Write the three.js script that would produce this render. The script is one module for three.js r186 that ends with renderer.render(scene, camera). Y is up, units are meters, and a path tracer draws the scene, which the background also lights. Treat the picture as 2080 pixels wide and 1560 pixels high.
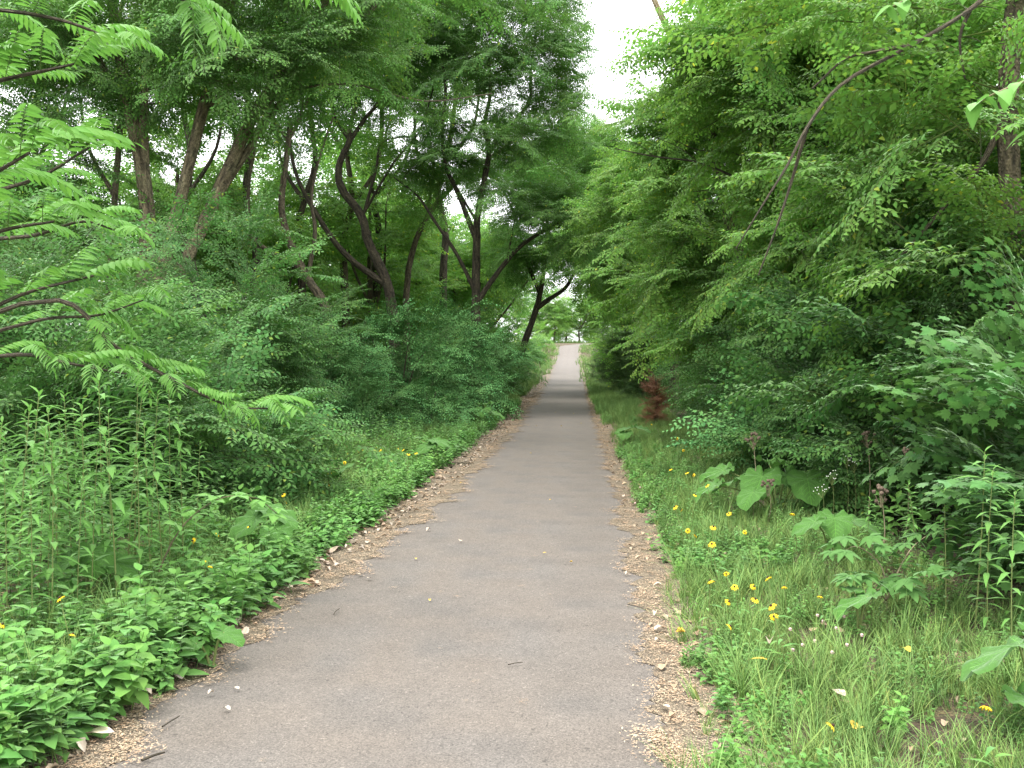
import * as THREE from 'three';
import { createNoise2D } from 'simplex-noise';

// ---------------------------------------------------------------- camera, sky, sun, exposure
const FOCAL = 1850, EYE = 1.65;                       // focal length in photo pixels (2080 x 1560), eye height
const scene = new THREE.Scene();
const camera = new THREE.PerspectiveCamera(2 * Math.atan(780 / FOCAL) * 180 / Math.PI, 4 / 3, 0.05, 900);
camera.position.set(0, EYE, 0);
camera.rotation.order = 'YXZ';
camera.rotation.y = Math.atan(150 / FOCAL);
camera.rotation.x = -Math.atan(47 / FOCAL);
camera.updateMatrixWorld();
const renderer = new THREE.WebGLRenderer({ antialias: true });
renderer.toneMapping = THREE.LinearToneMapping;
renderer.toneMappingExposure = 3.1;
renderer.shadowMap.enabled = true;
{ // even bright overcast: a little brighter overhead
  const w = 64, h = 32, a = new Float32Array(w * h * 4);
  for (let j = 0; j < h; j++) for (let i = 0; i < w; i++) {
    const s = Math.max(0, Math.sin(((j + 0.5) / h - 0.5) * Math.PI)), L = 0.95 + 0.55 * s;
    a.set(j + 0.5 < h / 2 ? [0.25, 0.27, 0.22, 1] : [L * 0.985, L, L * 1.02, 1], (j * w + i) * 4);
  }
  const t = new THREE.DataTexture(a, w, h, THREE.RGBAFormat, THREE.FloatType);
  t.mapping = THREE.EquirectangularReflectionMapping; t.magFilter = THREE.LinearFilter; t.needsUpdate = true;
  scene.background = t; scene.environment = t;
}
const sun = new THREE.DirectionalLight(new THREE.Color(1, 0.97, 0.9), 1.3);
sun.position.set(-12, 60, -6); sun.castShadow = true; sun.shadow.radius = 40;
sun.shadow.camera.left = sun.shadow.camera.bottom = -70; sun.shadow.camera.right = sun.shadow.camera.top = 70; sun.shadow.camera.far = 300;
sun.target.position.set(0, 0, -20);
scene.add(sun, sun.target);

// ---------------------------------------------------------------- helpers
const V = (x, y, z) => new THREE.Vector3(x, y, z);
const UP = V(0, 1, 0);
function rng(seed) { let s = seed | 0; return () => { s = (s + 0x6d2b79f5) | 0; let t = Math.imul(s ^ (s >>> 15), 1 | s); t = (t + Math.imul(t ^ (t >>> 7), 61 | t)) ^ t; return ((t ^ (t >>> 14)) >>> 0) / 4294967296; }; }
let R = rng(7);
const rnd = (a, b) => a + (b - a) * R(), gauss = () => (R() + R() + R() + R() - 2) * 0.87, pick = (a) => a[Math.floor(R() * a.length)];
const clamp = (x, a, b) => Math.min(b, Math.max(a, x)), smooth = (a, b, x) => { const t = clamp((x - a) / (b - a), 0, 1); return t * t * (3 - 2 * t); };
const noise = createNoise2D(rng(11)), noise2 = createNoise2D(rng(12));
function table(pts) { return (x) => { if (x <= pts[0][0]) return pts[0][1]; for (let i = 1; i < pts.length; i++) if (x <= pts[i][0]) { const [a, b] = pts[i - 1], [c, d] = pts[i], t = (x - a) / (c - a); return b + (d - b) * t * t * (3 - 2 * t) * 0.35 + (d - b) * t * 0.65; } return pts.at(-1)[1]; }; }
// lie of the land along the path: level, then a slow rise to a crest where the path turns off
const rise = table([[-40, 0], [38, 0], [57, 0.2], [72, 0.55], [89, 1.1], [104, 1.85], [121, 3.5], [135, 4.3], [160, 4.6], [600, 5]]);
const centre = table([[-40, -0.86], [12, -0.86], [20, -0.92], [31, -1.1], [45, -1.3], [57, -1.45], [89, -1.95], [121, -2.25], [600, -2.25]]);
const HALF = 1.5;
function ground(x, z) {
  const d = -z, off = Math.abs(x - centre(d)) - HALF, k = smooth(0, 2.2, off);
  return rise(d) - 0.035 + k * (0.05 + 0.07 * noise(x * 0.35, z * 0.35) + 0.03 * noise(x * 1.7, z * 1.7)) - smooth(2.5, 9, off) * 0.25;
}
// photo pixel -> point at forward depth d; photo pixel -> point at height h over the ground
function at(u, v, d) { const p = V((u - 1040) / FOCAL, (780 - v) / FOCAL, -1).applyQuaternion(camera.quaternion); return p.multiplyScalar(d / -p.z).add(camera.position); }
function onGround(u, v, h = 0) { let d = 5; for (let i = 0; i < 60; i++) { const p = at(u, v, d), e = p.y - h - ground(p.x, p.z); d += clamp(e * d / 1.65, -d * 0.3, d * 0.3) * 0.6; } return at(u, v, d); }

const taken = {};
function numbered(name) { const n = taken[name] = (taken[name] ?? -1) + 1; return n ? `${name}_${String(n).padStart(3, '0')}` : name; }
function shadows(o) { o.traverse((m) => { if (m.isMesh) m.castShadow = m.receiveShadow = true; }); return o; }
function thing(name, label, category, p = V(0, 0, 0), group) {
  const o = new THREE.Group(); o.name = numbered(name); o.position.copy(p); o.userData = { label, category };
  if (group) o.userData.group = group;
  scene.add(o); return o;
}
function part(name, geo, m, parent, stuff) { const o = new THREE.Mesh(geo, m); o.name = name; parent.add(o); if (stuff) o.userData.kind = 'stuff'; return o; }
function top(name, geo, m, kind, label, category, group) { const o = new THREE.Mesh(geo, m); o.name = numbered(name); if (kind) o.userData.kind = kind; if (label) o.userData.label = label; if (category) o.userData.category = category; if (group) o.userData.group = group; scene.add(o); return o; }

class Geo {                                            // collects triangles, one colour for each vertex
  constructor() { this.p = []; this.c = []; this.uv = []; this.i = []; }
  v(x, y, z, c, u = 0, w = 0) { this.p.push(x, y, z); this.c.push(c[0], c[1], c[2]); this.uv.push(u, w); return this.p.length / 3 - 1; }
  t(a, b, c) { this.i.push(a, b, c); }
  build() {
    const g = new THREE.BufferGeometry();
    g.setAttribute('position', new THREE.Float32BufferAttribute(this.p, 3)); g.setAttribute('color', new THREE.Float32BufferAttribute(this.c, 3)); g.setAttribute('uv', new THREE.Float32BufferAttribute(this.uv, 2));
    g.setIndex(this.i); g.computeVertexNormals(); return g;
  }
}
const ONE = [1, 1, 1];
// a tapered, slightly crooked limb along a polyline
function tube(B, pts, r0, r1, sides = 6, per = 4, wob = 0.12, col = ONE, flare = 0) {
  const curve = pts.length > 2 ? new THREE.CatmullRomCurve3(pts, false, 'centripetal') : new THREE.LineCurve3(pts[0], pts[1]);
  const n = Math.max(2, Math.round((pts.length - 1) * per)), P = [];
  for (let k = 0; k <= n; k++) P.push(curve.getPoint(k / n));
  let x = V(1, 0, 0), len = 0, first = -1;
  for (let k = 0; k <= n; k++) {
    const t = k / n, dir = P[Math.min(n, k + 1)].clone().sub(P[Math.max(0, k - 1)]).normalize();
    if (Math.abs(x.dot(dir)) > 0.95) x = Math.abs(dir.y) < 0.9 ? V(0, 1, 0) : V(0, 0, 1);
    x.sub(dir.clone().multiplyScalar(x.dot(dir))).normalize();
    const y = dir.clone().cross(x), r = (r0 + (r1 - r0) * t) * (1 + flare * Math.max(0, 1 - t * 7) ** 2);
    if (k) len += P[k].distanceTo(P[k - 1]);
    const row = B.p.length / 3; if (k === 0) first = row;
    const c = P[k];
    for (let s = 0; s <= sides; s++) {
      const a = (s % sides) / sides * Math.PI * 2, rr = r * (1 + wob * noise2(Math.cos(a) * 1.3 + P[0].x * 3, Math.sin(a) * 1.3 + len * 2.2));
      B.v(c.x + (x.x * Math.cos(a) + y.x * Math.sin(a)) * rr, c.y + (x.y * Math.cos(a) + y.y * Math.sin(a)) * rr, c.z + (x.z * Math.cos(a) + y.z * Math.sin(a)) * rr, col, s / sides * Math.max(1, Math.round(r0 * 8)) * 0.5, len);
      if (k && s) { const b = row + s, a0 = b - 1, c0 = b - sides - 1, d0 = c0 - 1; B.t(d0, c0, b); B.t(d0, b, a0); }
    }
  }
  const tip = B.v(P[n].x, P[n].y, P[n].z, col); const row = tip - sides - 1; for (let s = 0; s < sides; s++) B.t(row + s, row + s + 1, tip);
  return curve;
}
// a folded leaf: o base, dir along, up the face; st: [[position along, width share] ...]
const LANCE = [[0.22, 0.72], [0.5, 1], [0.78, 0.5]], OVATE = [[0.16, 0.72], [0.42, 1], [0.75, 0.55]], PLAIN = [[0.42, 1]], TWO = [[0.25, 0.85], [0.6, 0.85]];
function leaf(B, o, dir, up, L, W, col, st = PLAIN, fold = 0.3, curl = 0.2, rib) {
  const side = dir.clone().cross(up).normalize(), n = side.clone().cross(dir).normalize();
  const P = (s, w) => { const c = Math.sign(w) * W / 2 * Math.abs(w), q = -curl * L * s * s + fold * W / 2 * Math.abs(w); return [o.x + dir.x * L * s + side.x * c + n.x * q, o.y + dir.y * L * s + side.y * c + n.y * q, o.z + dir.z * L * s + side.z * c + n.z * q]; };
  const rc = rib ?? col;
  let m = B.v(...P(0, 0), rc, 0.5, 0), l = m, r = m;
  for (const [s, w] of st) {
    const l2 = B.v(...P(s, -w), col, 0, s), m2 = B.v(...P(s, 0), rc, 0.5, s), r2 = B.v(...P(s, w), col, 1, s);
    if (l === m) { B.t(m, m2, l2); B.t(m, r2, m2); } else { B.t(l, m, m2); B.t(l, m2, l2); B.t(m, r, r2); B.t(m, r2, m2); }
    l = l2; m = m2; r = r2;
  }
  const e = B.v(...P(1, 0), col, 0.5, 1); B.t(l, m, e); B.t(m, r, e);
}
const MAPLE = [[0, 0.02], [0.18, 0.34], [-0.02, 0.5], [0.3, 0.36], [0.5, 0.62], [0.52, 0.36], [0.72, 0.32], [0.66, 0.16], [1, 0]];
function mapleLeaf(B, o, dir, up, L, col) {
  const side = dir.clone().cross(up).normalize(), n = side.clone().cross(dir).normalize();
  const P = (s, w) => { const q = -0.22 * L * s * s + 0.1 * L * Math.abs(w) * 2 - 0.25 * L * w * w * 2; return [o.x + (dir.x * s + side.x * w) * L + n.x * q, o.y + (dir.y * s + side.y * w) * L + n.y * q, o.z + (dir.z * s + side.z * w) * L + n.z * q]; };
  const m = B.v(...P(0.34, 0), col);
  for (const sg of [1, -1]) { let prev = null; for (const [s, w] of MAPLE) { const k = B.v(...P(s, w * sg), col); if (prev !== null) sg > 0 ? B.t(m, prev, k) : B.t(m, k, prev); prev = k; } }
}
const vary = (k = 0.22, hue = 0.12) => { const b = 1 + k * gauss(), h = hue * gauss(); return [b * (1 + h), b, b * (1 - h * 0.7)]; };
const frame = (dir, roll = 0) => { const x = dir.clone().normalize(), z = x.clone().cross(UP).lengthSq() > 1e-4 ? x.clone().cross(UP).normalize() : V(0, 0, 1), y = z.clone().cross(x); return new THREE.Matrix4().makeBasis(x, y, z).multiply(new THREE.Matrix4().makeRotationX(roll)); };

// ---------------------------------------------------------------- materials
function canvasTexture(w, h, draw, srgb = true) { const c = document.createElement('canvas'); c.width = w; c.height = h; draw(c.getContext('2d'), w, h); const t = new THREE.CanvasTexture(c); t.wrapS = t.wrapT = THREE.RepeatWrapping; if (srgb) t.colorSpace = THREE.SRGBColorSpace; return t; }
function pixelTexture(n, f, srgb = true, m = n) { const a = new Uint8Array(n * m * 4); for (let j = 0; j < m; j++) for (let i = 0; i < n; i++) { const c = f(i, j); a.set([clamp(c[0], 0, 255), clamp(c[1], 0, 255), clamp(c[2], 0, 255), 255], (j * n + i) * 4); } const t = new THREE.DataTexture(a, n, m); t.wrapS = t.wrapT = THREE.RepeatWrapping; t.magFilter = THREE.LinearFilter; if (srgb) t.colorSpace = THREE.SRGBColorSpace; t.needsUpdate = true; return t; }
// noise that repeats every n pixels
function tiling(n, cells, seed, m = n, cellsY = cells) { const r = rng(seed), g = Array.from({ length: cells * cellsY }, () => r()); return (i, j) => { const x = i / n * cells, y = j / m * cellsY, a = Math.floor(x), b = Math.floor(y), s = (t) => t * t * (3 - 2 * t), fx = s(x - a), fy = s(y - b), q = (p, o) => g[((o % cellsY) + cellsY) % cellsY * cells + ((p % cells) + cells) % cells]; return (q(a, b) * (1 - fx) + q(a + 1, b) * fx) * (1 - fy) + (q(a, b + 1) * (1 - fx) + q(a + 1, b + 1) * fx) * fy; }; }
function leafMaterial(r, g, b, through = 0.42, coat = 0.25) {
  if (!through) return new THREE.MeshPhysicalMaterial({ color: new THREE.Color().setRGB(r, g, b), vertexColors: true, roughness: 0.7, specularIntensity: 0.45, side: THREE.DoubleSide });
  return new THREE.MeshPhysicalMaterial({ color: new THREE.Color().setRGB(r, g, b), vertexColors: true, roughness: 1, transmission: through, thickness: 0, specularIntensity: 0.4, clearcoat: coat, clearcoatRoughness: 0.42, side: THREE.DoubleSide });
}
const M = {
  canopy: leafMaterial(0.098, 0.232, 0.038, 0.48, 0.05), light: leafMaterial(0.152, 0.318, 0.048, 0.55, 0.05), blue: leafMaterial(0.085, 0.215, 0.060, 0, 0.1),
  shrub: leafMaterial(0.082, 0.205, 0.043, 0.42, 0.08), weed: leafMaterial(0.128, 0.292, 0.056, 0.42, 0.08), cover: leafMaterial(0.140, 0.325, 0.060, 0.44, 0.08),
  frond: leafMaterial(0.115, 0.285, 0.042, 0.46, 0.12), grass: leafMaterial(0.138, 0.240, 0.064, 0, 0.06), burdock: leafMaterial(0.092, 0.228, 0.042, 0.34, 0.05),
  conifer: leafMaterial(0.055, 0.120, 0.030, 0, 0), dead: leafMaterial(0.23, 0.115, 0.060, 0, 0),
  petal: leafMaterial(0.80, 0.53, 0.016, 0, 0),
};
const barkN = [tiling(256, 32, 3, 512, 6), tiling(256, 64, 4, 512, 22), tiling(256, 6, 5, 512, 5), tiling(256, 110, 6, 512, 60)];
const barkH = (i, j) => 0.45 * barkN[0](i, j) + 0.3 * barkN[1](i, j) + 0.25 * barkN[3](i, j);
const barkMap = pixelTexture(256, (i, j) => { const h = barkH(i, j), p = barkN[2](i, j), k = 50 + 200 * h; return [k * 1.02, k * (0.95 + 0.06 * p), k * (0.84 + 0.04 * p)]; }, true, 512);
const barkBump = pixelTexture(256, (i, j) => { const k = 255 * barkH(i, j); return [k, k, k]; }, false, 512);
const bark = (r, g, b) => new THREE.MeshStandardMaterial({ color: new THREE.Color().setRGB(r, g, b), map: barkMap, bumpMap: barkBump, bumpScale: 0.05, roughness: 0.95 });
M.greyBark = bark(0.42, 0.385, 0.31); M.darkBark = bark(0.15, 0.132, 0.112); M.midBark = bark(0.26, 0.232, 0.19); M.paleBark = bark(0.85, 0.75, 0.6);
M.stem = new THREE.MeshStandardMaterial({ color: new THREE.Color().setRGB(0.16, 0.2, 0.06), roughness: 0.8 });
M.cane = new THREE.MeshStandardMaterial({ color: new THREE.Color().setRGB(0.24, 0.2, 0.12), roughness: 0.85 });

// ---------------------------------------------------------------- the land
function sheet(xs, ds, h, uvScale = 1) {
  const B = new Geo();
  ds.forEach((d, j) => xs.forEach((x, i) => { B.v(x, h(x, -d), -d, ONE, x * uvScale, d * uvScale); if (i && j) { const n = xs.length, b = j * n + i, a = b - 1, c = b - n, e = c - 1; B.t(e, c, b); B.t(e, b, a); } }));
  return B.build();
}
const xs = [], ds = [];
for (let x = -8; x <= 8; x += 0.35) xs.push(x); for (let k = 1, s = 0.5; k < 34; k++, s *= 1.13) { xs.push(xs.at(-1) + s); } { const m = xs.slice(); for (const x of m) if (x > 8) xs.unshift(-x); } xs.sort((a, b) => a - b);
for (let d = -12, s = 0.4; d < 420; d += s, s = d < 60 ? 0.4 : s * 1.06) ds.push(d);
const soilA = tiling(512, 90, 21), soilB = tiling(512, 14, 22), soilC = tiling(512, 240, 23);
const soilMap = pixelTexture(512, (i, j) => { const a = soilA(i, j), b = soilB(i, j), c = soilC(i, j), k = 46 + 46 * a * b + 46 * c * c; return [k * 1.12, k * (0.93 + 0.08 * b), k * 0.7]; });
soilMap.repeat.set(0.5, 0.5);
const soilBump = pixelTexture(512, (i, j) => { const k = 255 * (0.5 * soilA(i, j) + 0.5 * soilC(i, j)); return [k, k, k]; }, false); soilBump.repeat.set(0.5, 0.5);
const soil = top('ground', sheet(xs, ds, ground), new THREE.MeshStandardMaterial({ map: soilMap, bumpMap: soilBump, bumpScale: 0.03, roughness: 1 }), 'structure', 'brown woodland soil with leaf litter under the trees', 'ground');

// asphalt path, turning off at the crest
const way = []; for (let d = -12; d < 121; d += 0.6) way.push(V(centre(d), 0, -d));
for (const [x, d] of [[-1.95, 124], [-1.4, 127], [-0.4, 130], [1.2, 132.6], [3.5, 134.6], [7, 136.4], [13, 138], [24, 139]]) way.push(V(x, 0, -d));
function band(side0, side1, lift, name, m, uvs = 1, cross = 6) {
  const B = new Geo(); let len = 0;
  way.forEach((p, k) => {
    const t = way[Math.min(way.length - 1, k + 1)].clone().sub(way[Math.max(0, k - 1)]).normalize(), n = V(-t.z, 0, t.x); if (k) len += p.distanceTo(way[k - 1]);
    const a = typeof side0 === 'function' ? side0(-p.z, len) : side0, b = typeof side1 === 'function' ? side1(-p.z, len) : side1;
    for (let i = 0; i <= cross; i++) { const s = a + (b - a) * i / cross, x = p.x + n.x * s, z = p.z + n.z * s, y = rise(-p.z) + lift - 0.012 * (s / HALF) ** 2; B.v(x, y, z, ONE, s * uvs, len * uvs); if (k && i) { const q = k * (cross + 1) + i; B.t(q - 1, q - cross - 2, q - cross - 1); B.t(q - 1, q - cross - 1, q); } }
  });
  return top(name, B.build(), m, 'structure');
}
const asA = tiling(1024, 340, 31), asB = tiling(1024, 26, 32), asC = tiling(1024, 7, 33), asD = tiling(1024, 170, 34), asE = tiling(1024, 500, 35);
const asphaltMap = pixelTexture(1024, (i, j) => { const g = asA(i, j), k = 92 + 28 * (g - 0.5) + 22 * (asE(i, j) - 0.5) + 5 * (asB(i, j) - 0.5) + 7 * (asC(i, j) - 0.5) + (asD(i, j) > 0.9 ? 20 : 0) - (asD(i, j) < 0.1 ? 18 : 0), w = asC(j, i); return [k * (1.02 + 0.03 * w), k * 0.965, k * (0.915 - 0.03 * w)]; });
const asphaltBump = pixelTexture(1024, (i, j) => { const k = 255 * (0.6 * asA(i, j) + 0.4 * asE(i, j)); return [k, k, k]; }, false);
asphaltMap.repeat.set(0.55, 0.55); asphaltBump.repeat.set(0.55, 0.55);
const pathMesh = band(-HALF, HALF, 0, 'path', new THREE.MeshStandardMaterial({ map: asphaltMap, bumpMap: asphaltBump, bumpScale: 0.004, roughness: 0.9 }));
Object.assign(pathMesh.userData, { label: 'grey asphalt path running straight between the woods', category: 'path' });

// chaff and crumbled leaves that have drifted onto both edges of the asphalt
const chA = tiling(1024, 300, 41), chB = tiling(1024, 40, 42), chC = tiling(1024, 150, 43);
const chaffMap = pixelTexture(1024, (i, j) => { const a = chA(i, j), b = chB(i, j), c = chC(i, j), k = 48 + 78 * a * a + 54 * c * a + 18 * b; return [k * 1.02, k * (0.885 + 0.04 * c), k * (0.72 + 0.05 * a)]; });
chaffMap.repeat.set(0.8, 0.8);
const chaffM = new THREE.MeshStandardMaterial({ map: chaffMap, roughness: 1 });
const innerBase = table([[2, -1.2], [4, -1.14], [8, -0.88], [14, -0.74], [20, -0.72], [31, -0.84], [60, -0.97], [110, -1.25]]);
const innerL = (d) => innerBase(d) + 0.15 * noise(d * 0.9, 3.3) + 0.09 * noise(d * 2.6, 8.8), innerR = (d) => 1.22 + 0.08 * smooth(20, 40, d) + 0.08 * noise(d * 0.9, 13.3) + 0.06 * noise(d * 2.9, 4.8);
{ // beds of chaff as ragged sheets, 4 mm above the asphalt
  for (const [inn, out, sg] of [[innerL, -1.66, -1], [innerR, 1.62, 1]]) {
    const B = new Geo(); let q = -1; const n = 7;
    for (let d = -2, s = 0.05; d < 122; d += s, s = d < 25 ? 0.05 : 0.05 + (d - 25) * 0.004) {
      const a = inn(d) + 0.035 * noise(d * 11, sg) + 0.02 * noise(d * 31, sg), row = B.p.length / 3;
      for (let i = 0; i <= n; i++) { const o = sg < 0 ? a + (out - a) * (1 - i / n) : a + (out - a) * i / n, x = centre(d) + o; B.v(x, rise(d) + 0.004 + 0.012 * smooth(0, 0.5, Math.abs(o - a)) * (1 + noise(x * 6, d * 6)) - 0.012 * (o / HALF) ** 2, -d, ONE, x, d); if (q >= 0 && i) { const b = row + i, c = q + i; B.t(b - 1, c - 1, c); B.t(b - 1, c, b); } }
      q = row;
    }
    const o = top('litter_bed', B.build(), chaffM, 'stuff', sg < 0 ? 'brown drift of chaff on the asphalt along the tall weeds' : 'thin brown drift of chaff on the asphalt along the grassy verge', 'litter');
  }
}

// ---------------------------------------------------------------- leaf sprays
// twig along +X with leaves to both sides; len in metres
function spray({ len = 0.6, leaves = 26, L = 0.07, W = 0.034, st = PLAIN, droop = 0.2, side = 0.5, twigs = 3, angle = 0.9, maple = false, hue = 0.12, opposite = true, dark = 0.25, seed = 1 }) {
  const keep = R; R = rng(seed * 97 + 5); const B = new Geo(), tw = [0.9, 0.62, 0.7];
  const axes = [[V(0, 0, 0), V(1, 0.12, 0), len]];
  for (let k = 0; k < twigs; k++) { const s = (k + 0.6) / (twigs + 0.6), sg = k % 2 ? 1 : -1; axes.push([V(len * s * 0.8, len * s * 0.06, 0), V(0.75, 0.1 + 0.2 * gauss(), sg * rnd(0.5, 0.9)).normalize(), len * side * (1.1 - s * 0.5)]); }
  const per = leaves / axes.reduce((a, b) => a + b[2], 0);
  for (const [o, dir, l] of axes) {
    const pt = (s) => o.clone().addScaledVector(dir, l * s).add(V(0, -droop * l * s * s, 0));
    { const z = V(-dir.z, 0, dir.x).normalize().multiplyScalar(0.003), e = pt(1), h = pt(0.55), i0 = B.v(z.x, o.y, z.z + o.z, tw); B.p[i0 * 3] = o.x + z.x; const i1 = B.v(o.x - z.x, o.y, o.z - z.z, tw), i2 = B.v(h.x, h.y, h.z + 0.002, tw), i3 = B.v(h.x, h.y - 0.003, h.z - 0.002, tw), i4 = B.v(e.x, e.y, e.z, tw); B.t(i0, i1, i2); B.t(i1, i3, i2); B.t(i2, i3, i4); }
    const n = Math.max(3, Math.round(per * l));
    for (let k = 0; k < n; k++) {
      const s = 0.12 + 0.88 * (k + 0.5) / n, sg = k % 2 ? 1 : -1, z = V(-dir.z, 0, dir.x), last = k >= n - 1;
      const d = dir.clone().multiplyScalar(last ? 1 : Math.cos(angle)).addScaledVector(z, last ? 0 : sg * Math.sin(angle)).add(V(0, -0.25 + 0.22 * gauss(), 0)).normalize();
      const u = V(0.35 * gauss(), 1, 0.45 * gauss() ).normalize(), size = rnd(0.7, 1.15) * (s > 0.85 ? 0.8 : 1), c = R() < 0.012 ? [2.6, 1.5, 1] : vary(dark, hue);
      if (maple) mapleLeaf(B, pt(s).addScaledVector(d, L * 0.35), d, u, L * size, c);
      else leaf(B, pt(s).addScaledVector(d, 0.006), d, u, L * size, W * size, c, st, rnd(0.1, 0.45), rnd(0, 0.4));
    }
  }
  R = keep; return B.build();
}
const series = (n, o) => Array.from({ length: n }, (_, k) => spray({ ...o, seed: (o.seed ?? 1) * 10 + k, leaves: (o.leaves ?? 26) + k * 3, droop: (o.droop ?? 0.2) * (0.6 + 0.4 * k) }));
function join(list) {                                  // [geometry, matrix, tint] ... -> one geometry
  const B = new Geo(), v = V(0, 0, 0);
  for (const [g, m, c = ONE] of list) { const p = g.attributes.position, q = g.attributes.color, o = B.p.length / 3; for (let i = 0; i < p.count; i++) { v.fromBufferAttribute(p, i).applyMatrix4(m); B.v(v.x, v.y, v.z, [q.getX(i) * c[0], q.getY(i) * c[1], q.getZ(i) * c[2]]); } for (let i = 0; i < g.index.count; i++) B.i.push(g.index.getX(i) + o); }
  return B.build();
}
// a bough: a bent branch of length len along +X that carries n sprays
function boughs(count, n, len, o) {
  const sp = series(3, o);
  return Array.from({ length: count }, (_, j) => {
    R = rng(o.seed * 1000 + j * 17 + 3); const list = [], q = new THREE.QuadraticBezierCurve3(V(0, 0, 0), V(len * 0.5, len * 0.12, gauss() * 0.12 * len), V(len, -0.05 * len, gauss() * 0.2 * len)), TB = new Geo();
    tube(TB, [0, 0.3, 0.65, 1].map((t) => q.getPoint(t)), 0.007, 0.003, 4, 1, 0, [0.9, 0.62, 0.7]); list.push([TB.build(), new THREE.Matrix4()]);
    for (let k = 0; k < n; k++) { const t = clamp(0.08 + 0.92 * (k + R()) / n, 0, 1), sg = k % 2 ? 1 : -1, tg = q.getTangent(t), dir = tg.multiplyScalar(k > n - 3 ? 1 : 0.6).add(V(0, 0.22 * gauss() - 0.05, sg * rnd(0.3, 1) * (k > n - 3 ? 0.4 : 1))), p = q.getPoint(t).add(V(0, gauss() * 0.05 * len, 0)); list.push([sp[k % 3], new THREE.Matrix4().makeTranslation(p).multiply(frame(dir, gauss() * 0.45)).scale(V(1, 1, 1).multiplyScalar(rnd(0.75, 1.2))), vary(0.12, 0.07)]); }
    return join(list);
  });
}
const S = {
  ash: boughs(5, 13, 1.15, { len: 0.6, leaves: 30, L: 0.078, W: 0.036, seed: 1 }),
  elder: boughs(5, 14, 1.1, { len: 0.56, leaves: 34, L: 0.072, W: 0.042, seed: 2, droop: 0.1 }),
  shrub: boughs(5, 12, 0.95, { len: 0.5, leaves: 32, L: 0.055, W: 0.03, seed: 3, angle: 1.1, droop: 0.28 }),
  blue: boughs(5, 12, 1, { len: 0.55, leaves: 32, L: 0.062, W: 0.036, seed: 4, angle: 1.15, droop: 0.3, dark: 0.2 }),
  maple: boughs(4, 8, 0.8, { len: 0.45, leaves: 13, L: 0.1, seed: 5, maple: true, droop: 0.25 }),
  far: boughs(4, 11, 1.6, { len: 0.95, leaves: 30, L: 0.14, W: 0.08, seed: 6 }),
  conifer: boughs(3, 9, 0.6, { len: 0.36, leaves: 44, L: 0.055, W: 0.009, seed: 7, twigs: 5, angle: 0.6, droop: 0.1 }),
};

// ---------------------------------------------------------------- trees and shrubs
function scatter(name, geos, m, list, parent, amount = 0.16) {     // list: [Matrix4, variant]; one InstancedMesh for each variant
  geos.forEach((g, k) => {
    const mine = list.filter((e) => e[1] % geos.length === k); if (!mine.length) return;
    const o = new THREE.InstancedMesh(g, m, mine.length); o.name = name; o.userData.kind = 'stuff';
    mine.forEach((e, i) => { o.setMatrixAt(i, e[0]); const c = vary(amount, 0.08); o.setColorAt(i, new THREE.Color().setRGB(c[0], c[1], c[2])); });
    parent.add(o);
  });
}
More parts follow.
